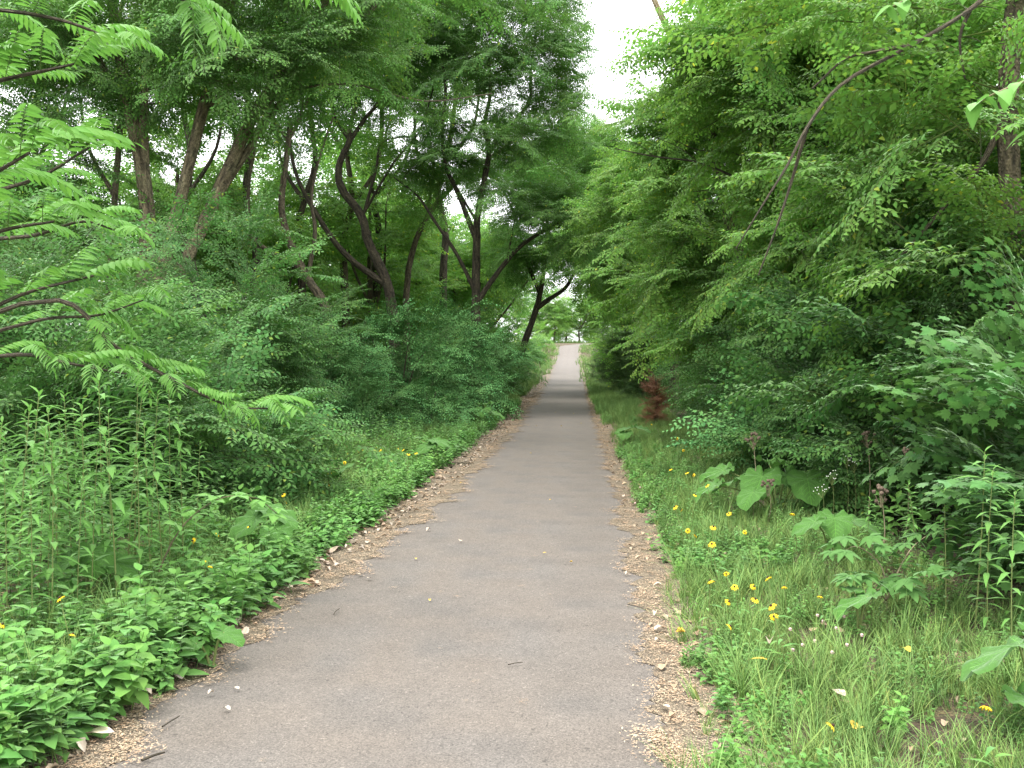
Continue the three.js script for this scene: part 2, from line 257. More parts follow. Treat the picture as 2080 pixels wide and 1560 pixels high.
/* limbs: [points, r0, r1] in world space, the first one the trunk; blobs: [centre, radii, branchlets, sprays on each] */
function tree({ name, label, category = 'tree', group, base, limbs = [], blobs, sprays, leafM, barkM, seed, size = 1, twigR = 0.012, sides = 7, flat = 0.25, first = 0.3, crown = 'crown', trunkName = 'trunk', limbName = 'limb', dens = 1.35, carried = 11, open = base.z < -1 }) {
  R = rng(seed); const T = thing(name, label, category, base, group), sk = [];
  limbs.forEach(([pts, r0, r1], k) => {
    const B = new Geo(), P = pts.map((p) => p.clone().sub(base)), c = tube(B, P, r0, r1, k ? sides - 1 : sides + 1, 4, 0.14, ONE, k ? 0 : 0.6);
    part(k ? limbName : trunkName, B.build(), barkM, T);
    const n = Math.ceil(c.getLength() / 0.35); for (let i = Math.floor(n * (k ? 0.15 : first)); i <= n; i++) { const t = i / n; sk.push([c.getPoint(t), r0 + (r1 - r0) * t]); }
  });
  const TW = new Geo(), list = [];
  for (const [c0, r, n0, per0] of blobs) {
    const n = Math.round(n0 * dens), per = per0 * 1.9 / carried;
    const c = c0.clone().sub(base);
    const aims = Array.from({ length: n }, () => { const u = V(gauss(), gauss(), gauss()).normalize().multiplyScalar(Math.pow(R(), 0.4)); return V(c.x + u.x * r[0], c.y + u.y * r[1], c.z + u.z * r[2]); });
    const near = (a) => sk.reduce((m, e) => Math.min(m, e[0].distanceToSquared(a)), 1e9);
    aims.map((a) => [near(a), a]).sort((a, b) => a[0] - b[0]).forEach(([, a]) => {
      let best = null, cost = 1e9; for (const e of sk) { const k = e[0].distanceTo(a) + 0.7 * Math.max(0, e[0].y - a.y); if (k < cost && k > 0.05) { cost = k; best = e; } }
      const s = best ? best[0] : V(0, 0, 0), len = s.distanceTo(a), mid = s.clone().lerp(a, 0.5).add(V(gauss() * 0.12, 0.16, gauss() * 0.12).multiplyScalar(len)), r0 = Math.min(best ? best[1] * 0.6 : 0.03, twigR * 0.5 + len * twigR * 0.7);
      const q = new THREE.QuadraticBezierCurve3(s, mid, a); tube(TW, [0, 0.35, 0.7, 1].map((t) => q.getPoint(t).add(V(gauss(), gauss(), gauss()).multiplyScalar(t > 0 && t < 1 ? len * 0.03 : 0))), r0, 0.003, 4, 1, 0);
      for (const t of [0.4, 0.6, 0.8, 1]) sk.push([q.getPoint(t), r0 * (1 - t) + 0.004 * t]);
      for (let k = 0; k < per - 0.3; k++) {
        const t = clamp(k ? 1 - Math.pow(R(), 1.3) * Math.min(0.85, 1.6 / Math.max(len, 0.6)) : 1 - 0.8 * size / Math.max(len, 0.9), 0.1, 0.95), p = q.getPoint(t), dir = q.getTangent(t).multiplyScalar(k ? 0.55 : 1.3).add(V(gauss() * 0.8, 0, gauss() * 0.8)).add(V(0, flat * gauss() - 0.12, 0));
        if (dir.lengthSq() < 1e-3) dir.set(1, 0, 0);
        { const w = p.clone().add(base), e = w.clone().addScaledVector(dir.clone().normalize(), size), gap = (q) => q.y > 7.2 && q.z > -37 && q.x > -0.1 && q.x < 2.6; if (open && (gap(w) || gap(e))) continue; }   // the crowns leave a strip of open sky above the path
        list.push([new THREE.Matrix4().makeTranslation(p).multiply(frame(dir, gauss() * 0.5)).scale(V(1, 1, 1).multiplyScalar(size * rnd(0.75, 1.25))), Math.floor(R() * 97)]);
      }
    });
  }
  if (TW.p.length) part('twigs', TW.build(), barkM, T, true);
  scatter(crown, sprays, leafM, list, T);
  return T;
}
const foot = (u, d, x = 0) => { const p = at(u, 733, d); p.x += x; p.y = ground(p.x, p.z) - 0.05; return p; };
const px = (d, ...uv) => uv.map(([u, v, dd]) => at(u, v, d + (dd ?? 0)));
const B_ = (u, v, d, r, n, per) => [at(u, v, d), r, n, per];

// --- many-stemmed grey tree
{
  const d = 17, b = foot(285, d);
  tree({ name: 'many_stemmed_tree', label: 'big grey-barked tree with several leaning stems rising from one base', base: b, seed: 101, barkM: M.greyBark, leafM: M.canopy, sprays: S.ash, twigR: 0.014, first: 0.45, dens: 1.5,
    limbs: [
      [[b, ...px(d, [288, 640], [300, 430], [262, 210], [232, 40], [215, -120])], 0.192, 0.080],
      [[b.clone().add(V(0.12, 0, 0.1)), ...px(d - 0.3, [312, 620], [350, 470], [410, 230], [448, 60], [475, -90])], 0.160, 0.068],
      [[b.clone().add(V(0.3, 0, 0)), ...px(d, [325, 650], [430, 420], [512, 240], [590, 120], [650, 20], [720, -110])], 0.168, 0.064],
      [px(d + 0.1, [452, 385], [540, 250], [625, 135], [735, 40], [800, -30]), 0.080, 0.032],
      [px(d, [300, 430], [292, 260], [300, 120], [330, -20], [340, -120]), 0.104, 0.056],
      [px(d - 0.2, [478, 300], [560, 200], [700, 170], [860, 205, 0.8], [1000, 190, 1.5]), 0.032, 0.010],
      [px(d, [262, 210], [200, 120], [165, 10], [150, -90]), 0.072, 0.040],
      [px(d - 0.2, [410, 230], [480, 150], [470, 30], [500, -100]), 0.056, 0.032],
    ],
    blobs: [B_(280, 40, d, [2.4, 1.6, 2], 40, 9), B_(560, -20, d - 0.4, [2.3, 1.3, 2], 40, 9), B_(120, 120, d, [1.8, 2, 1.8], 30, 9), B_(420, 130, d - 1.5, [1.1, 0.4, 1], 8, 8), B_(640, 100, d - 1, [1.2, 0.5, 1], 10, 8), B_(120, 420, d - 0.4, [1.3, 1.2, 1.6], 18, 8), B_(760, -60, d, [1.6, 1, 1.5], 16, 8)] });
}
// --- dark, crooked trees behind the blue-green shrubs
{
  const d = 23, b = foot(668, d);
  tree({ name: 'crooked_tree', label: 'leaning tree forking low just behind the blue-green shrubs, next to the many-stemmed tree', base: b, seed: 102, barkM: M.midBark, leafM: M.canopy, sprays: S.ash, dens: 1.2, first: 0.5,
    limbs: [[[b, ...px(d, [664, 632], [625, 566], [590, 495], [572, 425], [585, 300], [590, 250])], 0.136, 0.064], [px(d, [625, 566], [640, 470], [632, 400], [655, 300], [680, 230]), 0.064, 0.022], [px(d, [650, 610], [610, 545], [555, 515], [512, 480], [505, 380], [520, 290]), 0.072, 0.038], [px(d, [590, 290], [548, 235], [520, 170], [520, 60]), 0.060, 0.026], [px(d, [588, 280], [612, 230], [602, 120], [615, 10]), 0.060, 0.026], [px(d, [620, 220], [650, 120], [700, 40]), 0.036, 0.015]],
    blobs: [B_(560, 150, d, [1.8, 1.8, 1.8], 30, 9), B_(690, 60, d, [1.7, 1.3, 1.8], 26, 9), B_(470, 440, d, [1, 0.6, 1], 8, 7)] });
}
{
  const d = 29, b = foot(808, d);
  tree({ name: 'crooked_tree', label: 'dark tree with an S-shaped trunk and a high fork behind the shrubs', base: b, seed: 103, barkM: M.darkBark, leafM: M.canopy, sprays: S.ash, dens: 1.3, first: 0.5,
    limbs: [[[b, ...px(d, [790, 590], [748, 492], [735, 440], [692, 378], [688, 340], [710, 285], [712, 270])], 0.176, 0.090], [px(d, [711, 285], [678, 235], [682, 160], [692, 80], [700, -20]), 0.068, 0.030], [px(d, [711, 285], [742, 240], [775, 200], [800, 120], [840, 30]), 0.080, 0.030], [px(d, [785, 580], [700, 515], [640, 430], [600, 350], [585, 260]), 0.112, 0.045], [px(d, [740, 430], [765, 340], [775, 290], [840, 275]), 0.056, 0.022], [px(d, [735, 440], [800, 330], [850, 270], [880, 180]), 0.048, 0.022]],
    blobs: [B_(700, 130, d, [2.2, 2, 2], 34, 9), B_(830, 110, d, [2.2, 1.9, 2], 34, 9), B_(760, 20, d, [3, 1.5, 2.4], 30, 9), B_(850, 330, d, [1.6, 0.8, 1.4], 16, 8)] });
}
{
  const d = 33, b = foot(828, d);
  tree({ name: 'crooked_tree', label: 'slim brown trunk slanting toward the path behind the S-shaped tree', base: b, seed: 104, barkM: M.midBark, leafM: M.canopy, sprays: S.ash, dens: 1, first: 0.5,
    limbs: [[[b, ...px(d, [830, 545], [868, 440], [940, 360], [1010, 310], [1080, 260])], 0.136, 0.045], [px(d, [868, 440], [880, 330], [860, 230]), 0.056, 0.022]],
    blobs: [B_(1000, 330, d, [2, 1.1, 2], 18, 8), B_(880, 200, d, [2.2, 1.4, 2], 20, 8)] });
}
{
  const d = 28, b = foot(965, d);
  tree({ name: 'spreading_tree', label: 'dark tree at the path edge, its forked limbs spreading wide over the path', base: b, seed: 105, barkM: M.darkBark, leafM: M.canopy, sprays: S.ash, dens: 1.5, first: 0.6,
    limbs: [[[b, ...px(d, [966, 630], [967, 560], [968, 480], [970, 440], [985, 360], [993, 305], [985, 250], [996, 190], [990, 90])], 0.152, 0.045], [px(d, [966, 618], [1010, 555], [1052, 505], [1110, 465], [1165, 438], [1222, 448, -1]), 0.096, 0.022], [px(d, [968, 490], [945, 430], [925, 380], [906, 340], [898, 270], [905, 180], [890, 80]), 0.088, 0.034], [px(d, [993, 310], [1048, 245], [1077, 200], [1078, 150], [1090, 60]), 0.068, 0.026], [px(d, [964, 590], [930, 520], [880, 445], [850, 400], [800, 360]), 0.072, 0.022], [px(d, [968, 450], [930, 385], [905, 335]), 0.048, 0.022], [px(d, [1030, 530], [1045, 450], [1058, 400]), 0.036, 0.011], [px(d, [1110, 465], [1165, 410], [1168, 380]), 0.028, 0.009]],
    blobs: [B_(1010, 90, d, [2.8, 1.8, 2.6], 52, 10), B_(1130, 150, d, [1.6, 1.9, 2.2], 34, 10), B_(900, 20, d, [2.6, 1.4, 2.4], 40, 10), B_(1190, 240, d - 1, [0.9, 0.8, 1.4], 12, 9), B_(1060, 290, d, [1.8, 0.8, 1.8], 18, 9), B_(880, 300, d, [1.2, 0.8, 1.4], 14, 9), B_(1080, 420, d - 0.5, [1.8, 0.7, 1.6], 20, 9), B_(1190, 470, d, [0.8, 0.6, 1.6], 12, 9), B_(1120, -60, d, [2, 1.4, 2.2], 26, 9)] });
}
{
  const d = 43, b = foot(1030, d);
  tree({ name: 'spreading_tree', label: 'tree with one thick limb leaning low over the path past the wide spreading one', base: b, seed: 106, barkM: M.darkBark, leafM: M.canopy, sprays: S.ash, dens: 1.5, size: 1.2, first: 0.6,
    limbs: [[[b, ...px(d, [1064, 700], [1090, 625], [1098, 590], [1108, 520], [1112, 440], [1120, 340])], 0.176, 0.060], [px(d, [1090, 626], [1118, 606], [1148, 585], [1168, 550], [1180, 505]), 0.128, 0.045], [px(d, [1098, 600], [1070, 530], [1050, 450], [1020, 380]), 0.104, 0.038]],
    blobs: [B_(1120, 440, d, [2.6, 2, 2.4], 34, 9), B_(1165, 505, d, [1, 0.9, 2], 16, 8), B_(1190, 430, d, [1.1, 1.5, 2.2], 24, 8), B_(1200, 340, d, [1, 1.2, 2.2], 16, 8), B_(1060, 330, d, [3, 2.2, 2.6], 34, 9), B_(1150, 330, d, [2, 1.8, 2.5], 22, 8), B_(1040, 520, d, [2, 1, 2], 16, 8)] });
}

// slim stems standing among and behind the crooked trees
for (const [k, d, b0, main, forks, bl] of [
  [0, 21, 225, [[222, 600], [232, 420], [245, 240], [240, 60], [262, -60]], [[[240, 260], [300, 130], [330, 0]], [[234, 400], [180, 300], [160, 180]]], [[250, 60, 1.6], [165, 190, 1.1]]],
  [1, 25, 398, [[395, 600], [372, 470], [388, 330], [372, 200], [392, 60]], [[[380, 400], [440, 300], [455, 190]]], [[400, 60, 1.5], [450, 170, 1]]],
  [2, 27, 520, [[515, 600], [520, 500], [498, 400], [512, 280], [505, 150], [530, 30]], [[[505, 340], [470, 250], [462, 140]], [[512, 280], [560, 190], [565, 90]]], [[520, 30, 1.6], [470, 130, 1]]],
  [3, 34, 705, [[700, 560], [697, 500], [715, 400], [705, 300], [730, 180]], [[[712, 420], [760, 350], [790, 250]], [[705, 320], [660, 240], [640, 150]]], [[735, 160, 1.8], [640, 140, 1.3]]],
  [4, 36, 760, [[762, 560], [770, 470], [755, 380], [775, 270], [770, 140]], [[[760, 400], [820, 330], [850, 230]]], [[770, 120, 1.8], [855, 210, 1.3]]],
  [5, 38, 905, [[900, 560], [905, 470], [890, 390], [915, 280], [930, 150]], [[[893, 400], [850, 320], [840, 220]], [[905, 330], [960, 260], [975, 170]]], [[930, 140, 1.9], [840, 210, 1.3]]],
  [6, 20, 60, [[62, 600], [80, 430], [70, 260], [90, 90], [80, -40]], [[[75, 330], [130, 220], [150, 100]]], [[85, 60, 1.5], [150, 100, 1]]],
  [7, 31, 610, [[612, 560], [600, 500], [615, 420], [640, 330], [630, 220], [650, 110]], [[[618, 410], [575, 340], [560, 250]]], [[650, 100, 1.7], [560, 240, 1.1]]]]) {
  const b = foot(b0, d), th = d / 1850;
  tree({ name: 'slim_tree', label: ['slim stem standing close behind the many-stemmed tree', 'slim swaying stem between the many-stemmed tree and the leaning tree', 'slim forked stem just before the leaning tree', 'slim forked stem behind the S-shaped trunk', 'thin wavy stem next to the S-shaped trunk', 'slim forked stem behind the wide spreading tree', 'slim dark stem behind the feathery sapling', 'slim stem behind the low-forking leaning tree'][k], base: b, seed: 110 + k, barkM: k % 3 ? M.darkBark : M.midBark, leafM: M.canopy, sprays: S.ash, first: 0.6, dens: 1, sides: 6,
    limbs: [[[b, ...px(d, ...main)], 9 * th, 4 * th], ...forks.map((f) => [px(d, ...f), 5 * th, 2 * th])], blobs: bl.map(([u, v, r]) => B_(u, v, d, [r, r * 0.7, r], Math.round(11 * r), 8)) });
}
// --- trees of the thicket across the path
{
  const d = 9, b = foot(2085, d);
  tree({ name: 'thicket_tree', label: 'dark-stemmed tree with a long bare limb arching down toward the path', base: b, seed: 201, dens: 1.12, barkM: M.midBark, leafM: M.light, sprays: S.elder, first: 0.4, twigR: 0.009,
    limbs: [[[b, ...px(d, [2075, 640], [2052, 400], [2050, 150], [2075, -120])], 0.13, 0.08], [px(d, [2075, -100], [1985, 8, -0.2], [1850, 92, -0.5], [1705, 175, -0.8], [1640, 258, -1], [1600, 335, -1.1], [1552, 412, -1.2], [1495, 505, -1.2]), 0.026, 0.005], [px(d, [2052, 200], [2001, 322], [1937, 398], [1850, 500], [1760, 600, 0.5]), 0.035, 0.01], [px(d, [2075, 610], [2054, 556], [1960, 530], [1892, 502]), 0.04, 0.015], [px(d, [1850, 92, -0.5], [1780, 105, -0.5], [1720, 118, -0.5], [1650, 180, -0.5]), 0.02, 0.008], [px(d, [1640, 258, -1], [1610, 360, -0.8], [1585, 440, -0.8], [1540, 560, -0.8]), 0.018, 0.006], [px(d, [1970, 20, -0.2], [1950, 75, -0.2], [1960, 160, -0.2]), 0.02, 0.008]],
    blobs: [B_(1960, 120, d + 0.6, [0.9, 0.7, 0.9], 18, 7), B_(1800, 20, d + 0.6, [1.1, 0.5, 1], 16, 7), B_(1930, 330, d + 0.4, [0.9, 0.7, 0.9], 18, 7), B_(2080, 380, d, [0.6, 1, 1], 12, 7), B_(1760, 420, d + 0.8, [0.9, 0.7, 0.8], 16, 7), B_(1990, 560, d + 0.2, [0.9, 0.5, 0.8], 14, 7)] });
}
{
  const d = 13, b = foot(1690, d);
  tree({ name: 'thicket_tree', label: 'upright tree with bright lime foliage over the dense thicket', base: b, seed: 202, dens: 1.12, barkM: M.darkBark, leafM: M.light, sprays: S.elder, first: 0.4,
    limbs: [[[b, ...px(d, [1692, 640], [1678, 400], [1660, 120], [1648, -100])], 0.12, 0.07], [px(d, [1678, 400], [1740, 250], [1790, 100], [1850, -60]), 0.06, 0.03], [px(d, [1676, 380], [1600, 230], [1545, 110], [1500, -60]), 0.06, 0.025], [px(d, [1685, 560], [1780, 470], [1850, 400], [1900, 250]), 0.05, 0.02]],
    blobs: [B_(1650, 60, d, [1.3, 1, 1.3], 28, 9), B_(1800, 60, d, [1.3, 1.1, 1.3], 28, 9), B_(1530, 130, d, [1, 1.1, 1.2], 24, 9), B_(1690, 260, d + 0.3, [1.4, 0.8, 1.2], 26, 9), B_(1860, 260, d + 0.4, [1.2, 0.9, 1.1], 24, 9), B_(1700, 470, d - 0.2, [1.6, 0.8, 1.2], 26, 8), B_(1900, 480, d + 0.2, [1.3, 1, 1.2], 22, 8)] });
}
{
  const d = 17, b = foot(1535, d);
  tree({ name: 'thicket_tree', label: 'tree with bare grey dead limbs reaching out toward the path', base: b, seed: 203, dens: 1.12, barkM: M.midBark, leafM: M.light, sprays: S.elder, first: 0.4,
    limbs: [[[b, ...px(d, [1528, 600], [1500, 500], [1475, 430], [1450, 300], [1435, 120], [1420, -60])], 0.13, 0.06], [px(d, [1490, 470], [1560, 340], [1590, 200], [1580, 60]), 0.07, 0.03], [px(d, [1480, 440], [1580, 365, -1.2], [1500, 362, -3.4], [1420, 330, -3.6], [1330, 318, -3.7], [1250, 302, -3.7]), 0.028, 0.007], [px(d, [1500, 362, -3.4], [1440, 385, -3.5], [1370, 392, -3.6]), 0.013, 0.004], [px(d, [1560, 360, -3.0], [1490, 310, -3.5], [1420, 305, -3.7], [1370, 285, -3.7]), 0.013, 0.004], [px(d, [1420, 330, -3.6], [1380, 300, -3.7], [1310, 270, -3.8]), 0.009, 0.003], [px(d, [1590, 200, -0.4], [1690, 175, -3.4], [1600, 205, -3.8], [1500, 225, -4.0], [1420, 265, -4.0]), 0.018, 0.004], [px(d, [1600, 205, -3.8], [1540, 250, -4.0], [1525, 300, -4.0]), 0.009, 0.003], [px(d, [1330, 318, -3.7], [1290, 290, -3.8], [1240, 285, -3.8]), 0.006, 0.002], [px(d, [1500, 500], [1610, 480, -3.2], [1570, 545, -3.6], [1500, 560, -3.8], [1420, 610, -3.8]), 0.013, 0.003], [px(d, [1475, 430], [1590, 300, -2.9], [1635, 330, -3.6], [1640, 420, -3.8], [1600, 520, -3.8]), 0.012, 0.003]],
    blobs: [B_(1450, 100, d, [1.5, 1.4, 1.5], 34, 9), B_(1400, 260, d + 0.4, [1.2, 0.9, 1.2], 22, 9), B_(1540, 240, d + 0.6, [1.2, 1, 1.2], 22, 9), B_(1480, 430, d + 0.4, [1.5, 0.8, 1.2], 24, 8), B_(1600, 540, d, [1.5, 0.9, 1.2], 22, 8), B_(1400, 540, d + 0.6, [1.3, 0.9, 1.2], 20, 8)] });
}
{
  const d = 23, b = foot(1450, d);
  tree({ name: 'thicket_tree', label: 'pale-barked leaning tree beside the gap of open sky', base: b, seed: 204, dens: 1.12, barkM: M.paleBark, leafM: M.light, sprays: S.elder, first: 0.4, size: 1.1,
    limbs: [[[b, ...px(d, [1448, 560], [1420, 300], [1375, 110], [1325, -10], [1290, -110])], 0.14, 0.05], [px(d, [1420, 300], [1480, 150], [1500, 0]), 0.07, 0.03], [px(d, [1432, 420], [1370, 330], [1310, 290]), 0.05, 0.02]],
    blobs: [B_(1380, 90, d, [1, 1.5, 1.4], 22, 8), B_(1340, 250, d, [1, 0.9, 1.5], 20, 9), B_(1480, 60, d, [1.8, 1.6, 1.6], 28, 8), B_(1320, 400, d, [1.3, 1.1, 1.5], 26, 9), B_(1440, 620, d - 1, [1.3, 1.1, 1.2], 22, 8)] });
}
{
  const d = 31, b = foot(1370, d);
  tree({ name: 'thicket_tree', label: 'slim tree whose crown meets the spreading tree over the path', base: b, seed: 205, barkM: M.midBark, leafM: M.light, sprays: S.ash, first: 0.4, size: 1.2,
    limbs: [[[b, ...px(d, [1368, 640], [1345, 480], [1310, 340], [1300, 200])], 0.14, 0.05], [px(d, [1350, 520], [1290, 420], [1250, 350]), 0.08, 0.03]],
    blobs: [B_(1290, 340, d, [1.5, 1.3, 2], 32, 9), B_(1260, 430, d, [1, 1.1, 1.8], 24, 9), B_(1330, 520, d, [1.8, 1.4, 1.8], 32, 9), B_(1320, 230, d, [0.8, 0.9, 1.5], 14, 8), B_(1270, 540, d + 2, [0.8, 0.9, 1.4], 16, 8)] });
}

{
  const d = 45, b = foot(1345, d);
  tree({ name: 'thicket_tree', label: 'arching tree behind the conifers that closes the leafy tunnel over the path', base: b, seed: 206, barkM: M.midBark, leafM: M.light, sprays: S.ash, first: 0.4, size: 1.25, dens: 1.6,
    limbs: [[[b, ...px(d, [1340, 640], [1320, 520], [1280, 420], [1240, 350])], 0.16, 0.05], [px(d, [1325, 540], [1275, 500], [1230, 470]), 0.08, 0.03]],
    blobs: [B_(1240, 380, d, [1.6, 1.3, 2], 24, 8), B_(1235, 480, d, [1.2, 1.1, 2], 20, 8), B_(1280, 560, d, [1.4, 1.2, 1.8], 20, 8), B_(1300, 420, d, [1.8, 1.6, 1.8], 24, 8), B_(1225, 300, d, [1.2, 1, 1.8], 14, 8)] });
}
// --- trees further along, and the woods behind: a few shapes, many places
function protoTree(seed, name, label, group, lean, h, leafM, sprays, size, dens = 1, category = 'tree') {
  R = rng(seed); const z = V(0, 0, 0);
  return tree({ name, label, group, category, base: z, seed, barkM: M.midBark, leafM, sprays, size, twigR: 0.014, first: 0.35, dens,
    limbs: [[[z, V(0.1, h * 0.25, 0.1), V(lean * 0.3, h * 0.5, -0.1), V(lean * 0.5, h * 0.8, 0)], 0.17, 0.05], [[V(0.08, h * 0.25, 0), V(lean * 0.6 + 0.3, h * 0.48, 0.3), V(lean * 1.1 + 0.3, h * 0.68, 0.5)], 0.08, 0.03], [[V(0, h * 0.3, 0), V(-0.9, h * 0.5, -0.5), V(-1.2, h * 0.72, -0.8)], 0.08, 0.03], [[V(0, h * 0.35, 0), V(0.2, h * 0.5, -1.1), V(0.4, h * 0.7, -1.6)], 0.07, 0.03]],
    blobs: [[V(lean * 0.5, h * 0.85, 0), [1.9, h * 0.16, 1.9], 26, 6], [V(lean * 1.15 + 0.2, h * (lean > 2 ? 0.74 : 0.6), 0.4), [1.7, h * 0.12, 1.7], 24, 6], [V(-1.2, h * 0.66, -0.7), [1.6, h * 0.16, 1.6], 22, 6], [V(0.4, h * 0.66, -1.6), [1.6, h * 0.15, 1.5], 20, 6], [V(lean > 2 ? -0.2 : lean * 0.7, h * 0.42, 0.5), [1.7, h * 0.1, 1.6], 16, 6], [V(-0.8, h * 0.32, 1), [1.5, h * 0.1, 1.3], 12, 6], [V(-0.6, h * 0.24, -1), [1.5, h * 0.1, 1.3], 12, 6]] });
}
function again(o, x, z, turn, s, label, group, sy = s) { const c = o.clone(); c.name = numbered(o.name.replace(/_\d{3}$/, '')); c.userData = { ...o.userData }; place(c, x, z, turn, s, sy); if (label) c.userData.label = label; if (group) c.userData.group = group; scene.add(c); return c; }
function place(o, x, z, turn, s, sy = s) { o.position.set(x, ground(x, z) - 0.05, z); o.rotation.y = turn; o.scale.set(s, sy, s); }
R = rng(300);
{
  const gl = 'trees lining the far stretch of the path', G = [protoTree(301, 'roadside_tree', 'leafy tree leaning over the far stretch of the path', gl, 2.6, 9, M.canopy, S.far, 0.8), protoTree(302, 'roadside_tree', 'leafy tree leaning over the far stretch of the path', gl, 2.7, 8.5, M.light, S.far, 0.8)];
  let k = 0; const put = (d, off, s) => { const x = centre(d) + off, o = G[k % 2], turn = (off < 0 ? 0 : Math.PI) + rnd(-0.4, 0.4); k < 2 ? place(o, x, -d, turn, s) : again(o, x, -d, turn, s); k++; };
  for (const [d, off, s] of [[53, -5.2, 1.05], [39, 4.6, 1], [61, -6, 1.1], [47, 4.6, 1.05], [74, -7.4, 1], [56, 4.9, 1.1], [88, -8.2, 1], [67, 7, 1.05], [80, 7.4, 1], [48, -8.5, 1.1], [44, 9, 1.2]]) put(d, off, s);
}
{
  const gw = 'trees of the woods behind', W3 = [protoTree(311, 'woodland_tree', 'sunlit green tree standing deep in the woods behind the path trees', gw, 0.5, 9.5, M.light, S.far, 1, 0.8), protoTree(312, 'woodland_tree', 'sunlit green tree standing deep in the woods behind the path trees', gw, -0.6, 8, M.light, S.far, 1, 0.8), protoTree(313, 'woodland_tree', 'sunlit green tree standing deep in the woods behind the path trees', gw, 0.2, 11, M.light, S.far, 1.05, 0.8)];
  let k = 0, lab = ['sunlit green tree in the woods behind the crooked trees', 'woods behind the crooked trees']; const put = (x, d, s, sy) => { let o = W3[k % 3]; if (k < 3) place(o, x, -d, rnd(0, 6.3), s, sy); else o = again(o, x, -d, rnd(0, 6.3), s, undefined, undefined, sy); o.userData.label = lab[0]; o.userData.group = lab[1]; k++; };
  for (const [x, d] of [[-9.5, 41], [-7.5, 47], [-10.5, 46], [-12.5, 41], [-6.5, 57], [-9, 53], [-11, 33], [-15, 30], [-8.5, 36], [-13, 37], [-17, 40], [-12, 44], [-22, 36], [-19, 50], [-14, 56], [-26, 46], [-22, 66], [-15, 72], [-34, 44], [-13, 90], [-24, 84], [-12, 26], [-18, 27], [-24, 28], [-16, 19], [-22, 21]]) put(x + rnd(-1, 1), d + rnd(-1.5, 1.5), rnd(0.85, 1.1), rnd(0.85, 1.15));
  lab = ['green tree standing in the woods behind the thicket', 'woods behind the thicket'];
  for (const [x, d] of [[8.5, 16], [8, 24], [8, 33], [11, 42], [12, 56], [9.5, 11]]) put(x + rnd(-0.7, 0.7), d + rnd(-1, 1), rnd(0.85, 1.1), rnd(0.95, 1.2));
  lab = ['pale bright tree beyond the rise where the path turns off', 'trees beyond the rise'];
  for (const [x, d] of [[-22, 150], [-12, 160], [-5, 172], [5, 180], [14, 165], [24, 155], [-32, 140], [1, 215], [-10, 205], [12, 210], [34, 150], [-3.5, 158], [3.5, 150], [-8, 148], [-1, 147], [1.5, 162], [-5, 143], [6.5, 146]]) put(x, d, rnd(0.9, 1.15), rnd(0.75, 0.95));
}

// --- shrubs
let shrubSeed = 400;
function shrub({ u, d, x = 0, w, h, n = 26, per = 7, m = M.blue, sprays = S.blue, label, group, name = 'shrub', depth, stems = 6, barkM = M.midBark, size = 1, dens = 1.35 }) {
  const b = foot(u, d, x); R = rng(shrubSeed++); const limbs = [];
  for (let k = 0; k < stems; k++) { const a = k / stems * 6.28 + rnd(-0.3, 0.3), q = rnd(0.35, 0.7); limbs.push([[b.clone().add(V(Math.cos(a) * 0.08, 0, Math.sin(a) * 0.08)), b.clone().add(V(Math.cos(a) * w * q * 0.35, h * 0.45, Math.sin(a) * w * q * 0.35)), b.clone().add(V(Math.cos(a) * w * q * 0.8, h * rnd(0.65, 0.85), Math.sin(a) * w * q * 0.8))], 0.025, 0.008]); }
  const D = depth ?? w * 0.8;
  return tree({ name, label, group, category: 'shrub', base: b, seed: shrubSeed * 7, limbs, blobs: [[b.clone().add(V(0, h * 0.56, 0)), [w, h * 0.44, D], n, per], [b.clone().add(V(0, h * 0.3, 0)), [w * 1.05, h * 0.28, D], Math.round(n * 0.6), per]], sprays, leafM: m, barkM, size, crown: 'foliage', trunkName: 'stem', limbName: 'stem', first: 0.2, twigR: 0.006, sides: 5, dens });
}
const SB = 'blue-green shrubs along the path';
for (const [u, d, w, h, n, label] of [[810, 23, 2.1, 3.2, 52, 'broad blue-green shrub mound in front of the dark crooked trees'], [640, 20.5, 1.6, 2.5, 38, 'blue-green shrub between the leaning tree and the verge'], [945, 26, 1.3, 2.9, 32, 'blue-green shrub at the foot of the wide spreading tree'], [745, 19.5, 1, 1.4, 24, 'low blue-green shrub at the front of the shrub mound'], [870, 21.5, 0.8, 1.3, 18, 'low drooping blue-green shrub by the leaf drift on the path edge'], [540, 16.5, 1.2, 1.9, 28, 'blue-green shrub beside the drooping long-leaved branch']]) shrub({ u, d, w, h, n, label, group: SB, size: h < 2 ? 0.75 : 0.95 });
for (const [u, d, w, h, n] of [[1000, 29, 1, 3, 24], [1042, 36, 1, 2.8, 22], [1075, 41, 0.8, 2.6, 18], [1082, 50, 1.2, 3, 20], [1096, 60, 1.3, 3, 18], [1106, 72, 1.4, 2.8, 16], [1112, 86, 1.5, 2.6, 16], [1116, 100, 1.6, 2.6, 14]]) shrub({ u, d, x: d > 45 ? -2.3 : -1.2, w, h, n, m: M.shrub, sprays: d > 45 ? S.far : S.blue, size: d > 45 ? 0.75 : 1.1, label: 'green shrub lining the path past the wide spreading tree', group: 'shrubs lining the path' });
for (const [x, d, w, h] of [[-6.2, 112, 1.6, 2.6], [-7, 122, 2, 3], [3.4, 108, 1.6, 2.4], [3.2, 122, 1.4, 2]]) shrub({ u: 1190, d, x, w, h, n: 16, m: M.light, sprays: S.far, size: 0.7, label: 'bright green shrub on the rise near the end of the path', group: 'shrubs on the rise' });
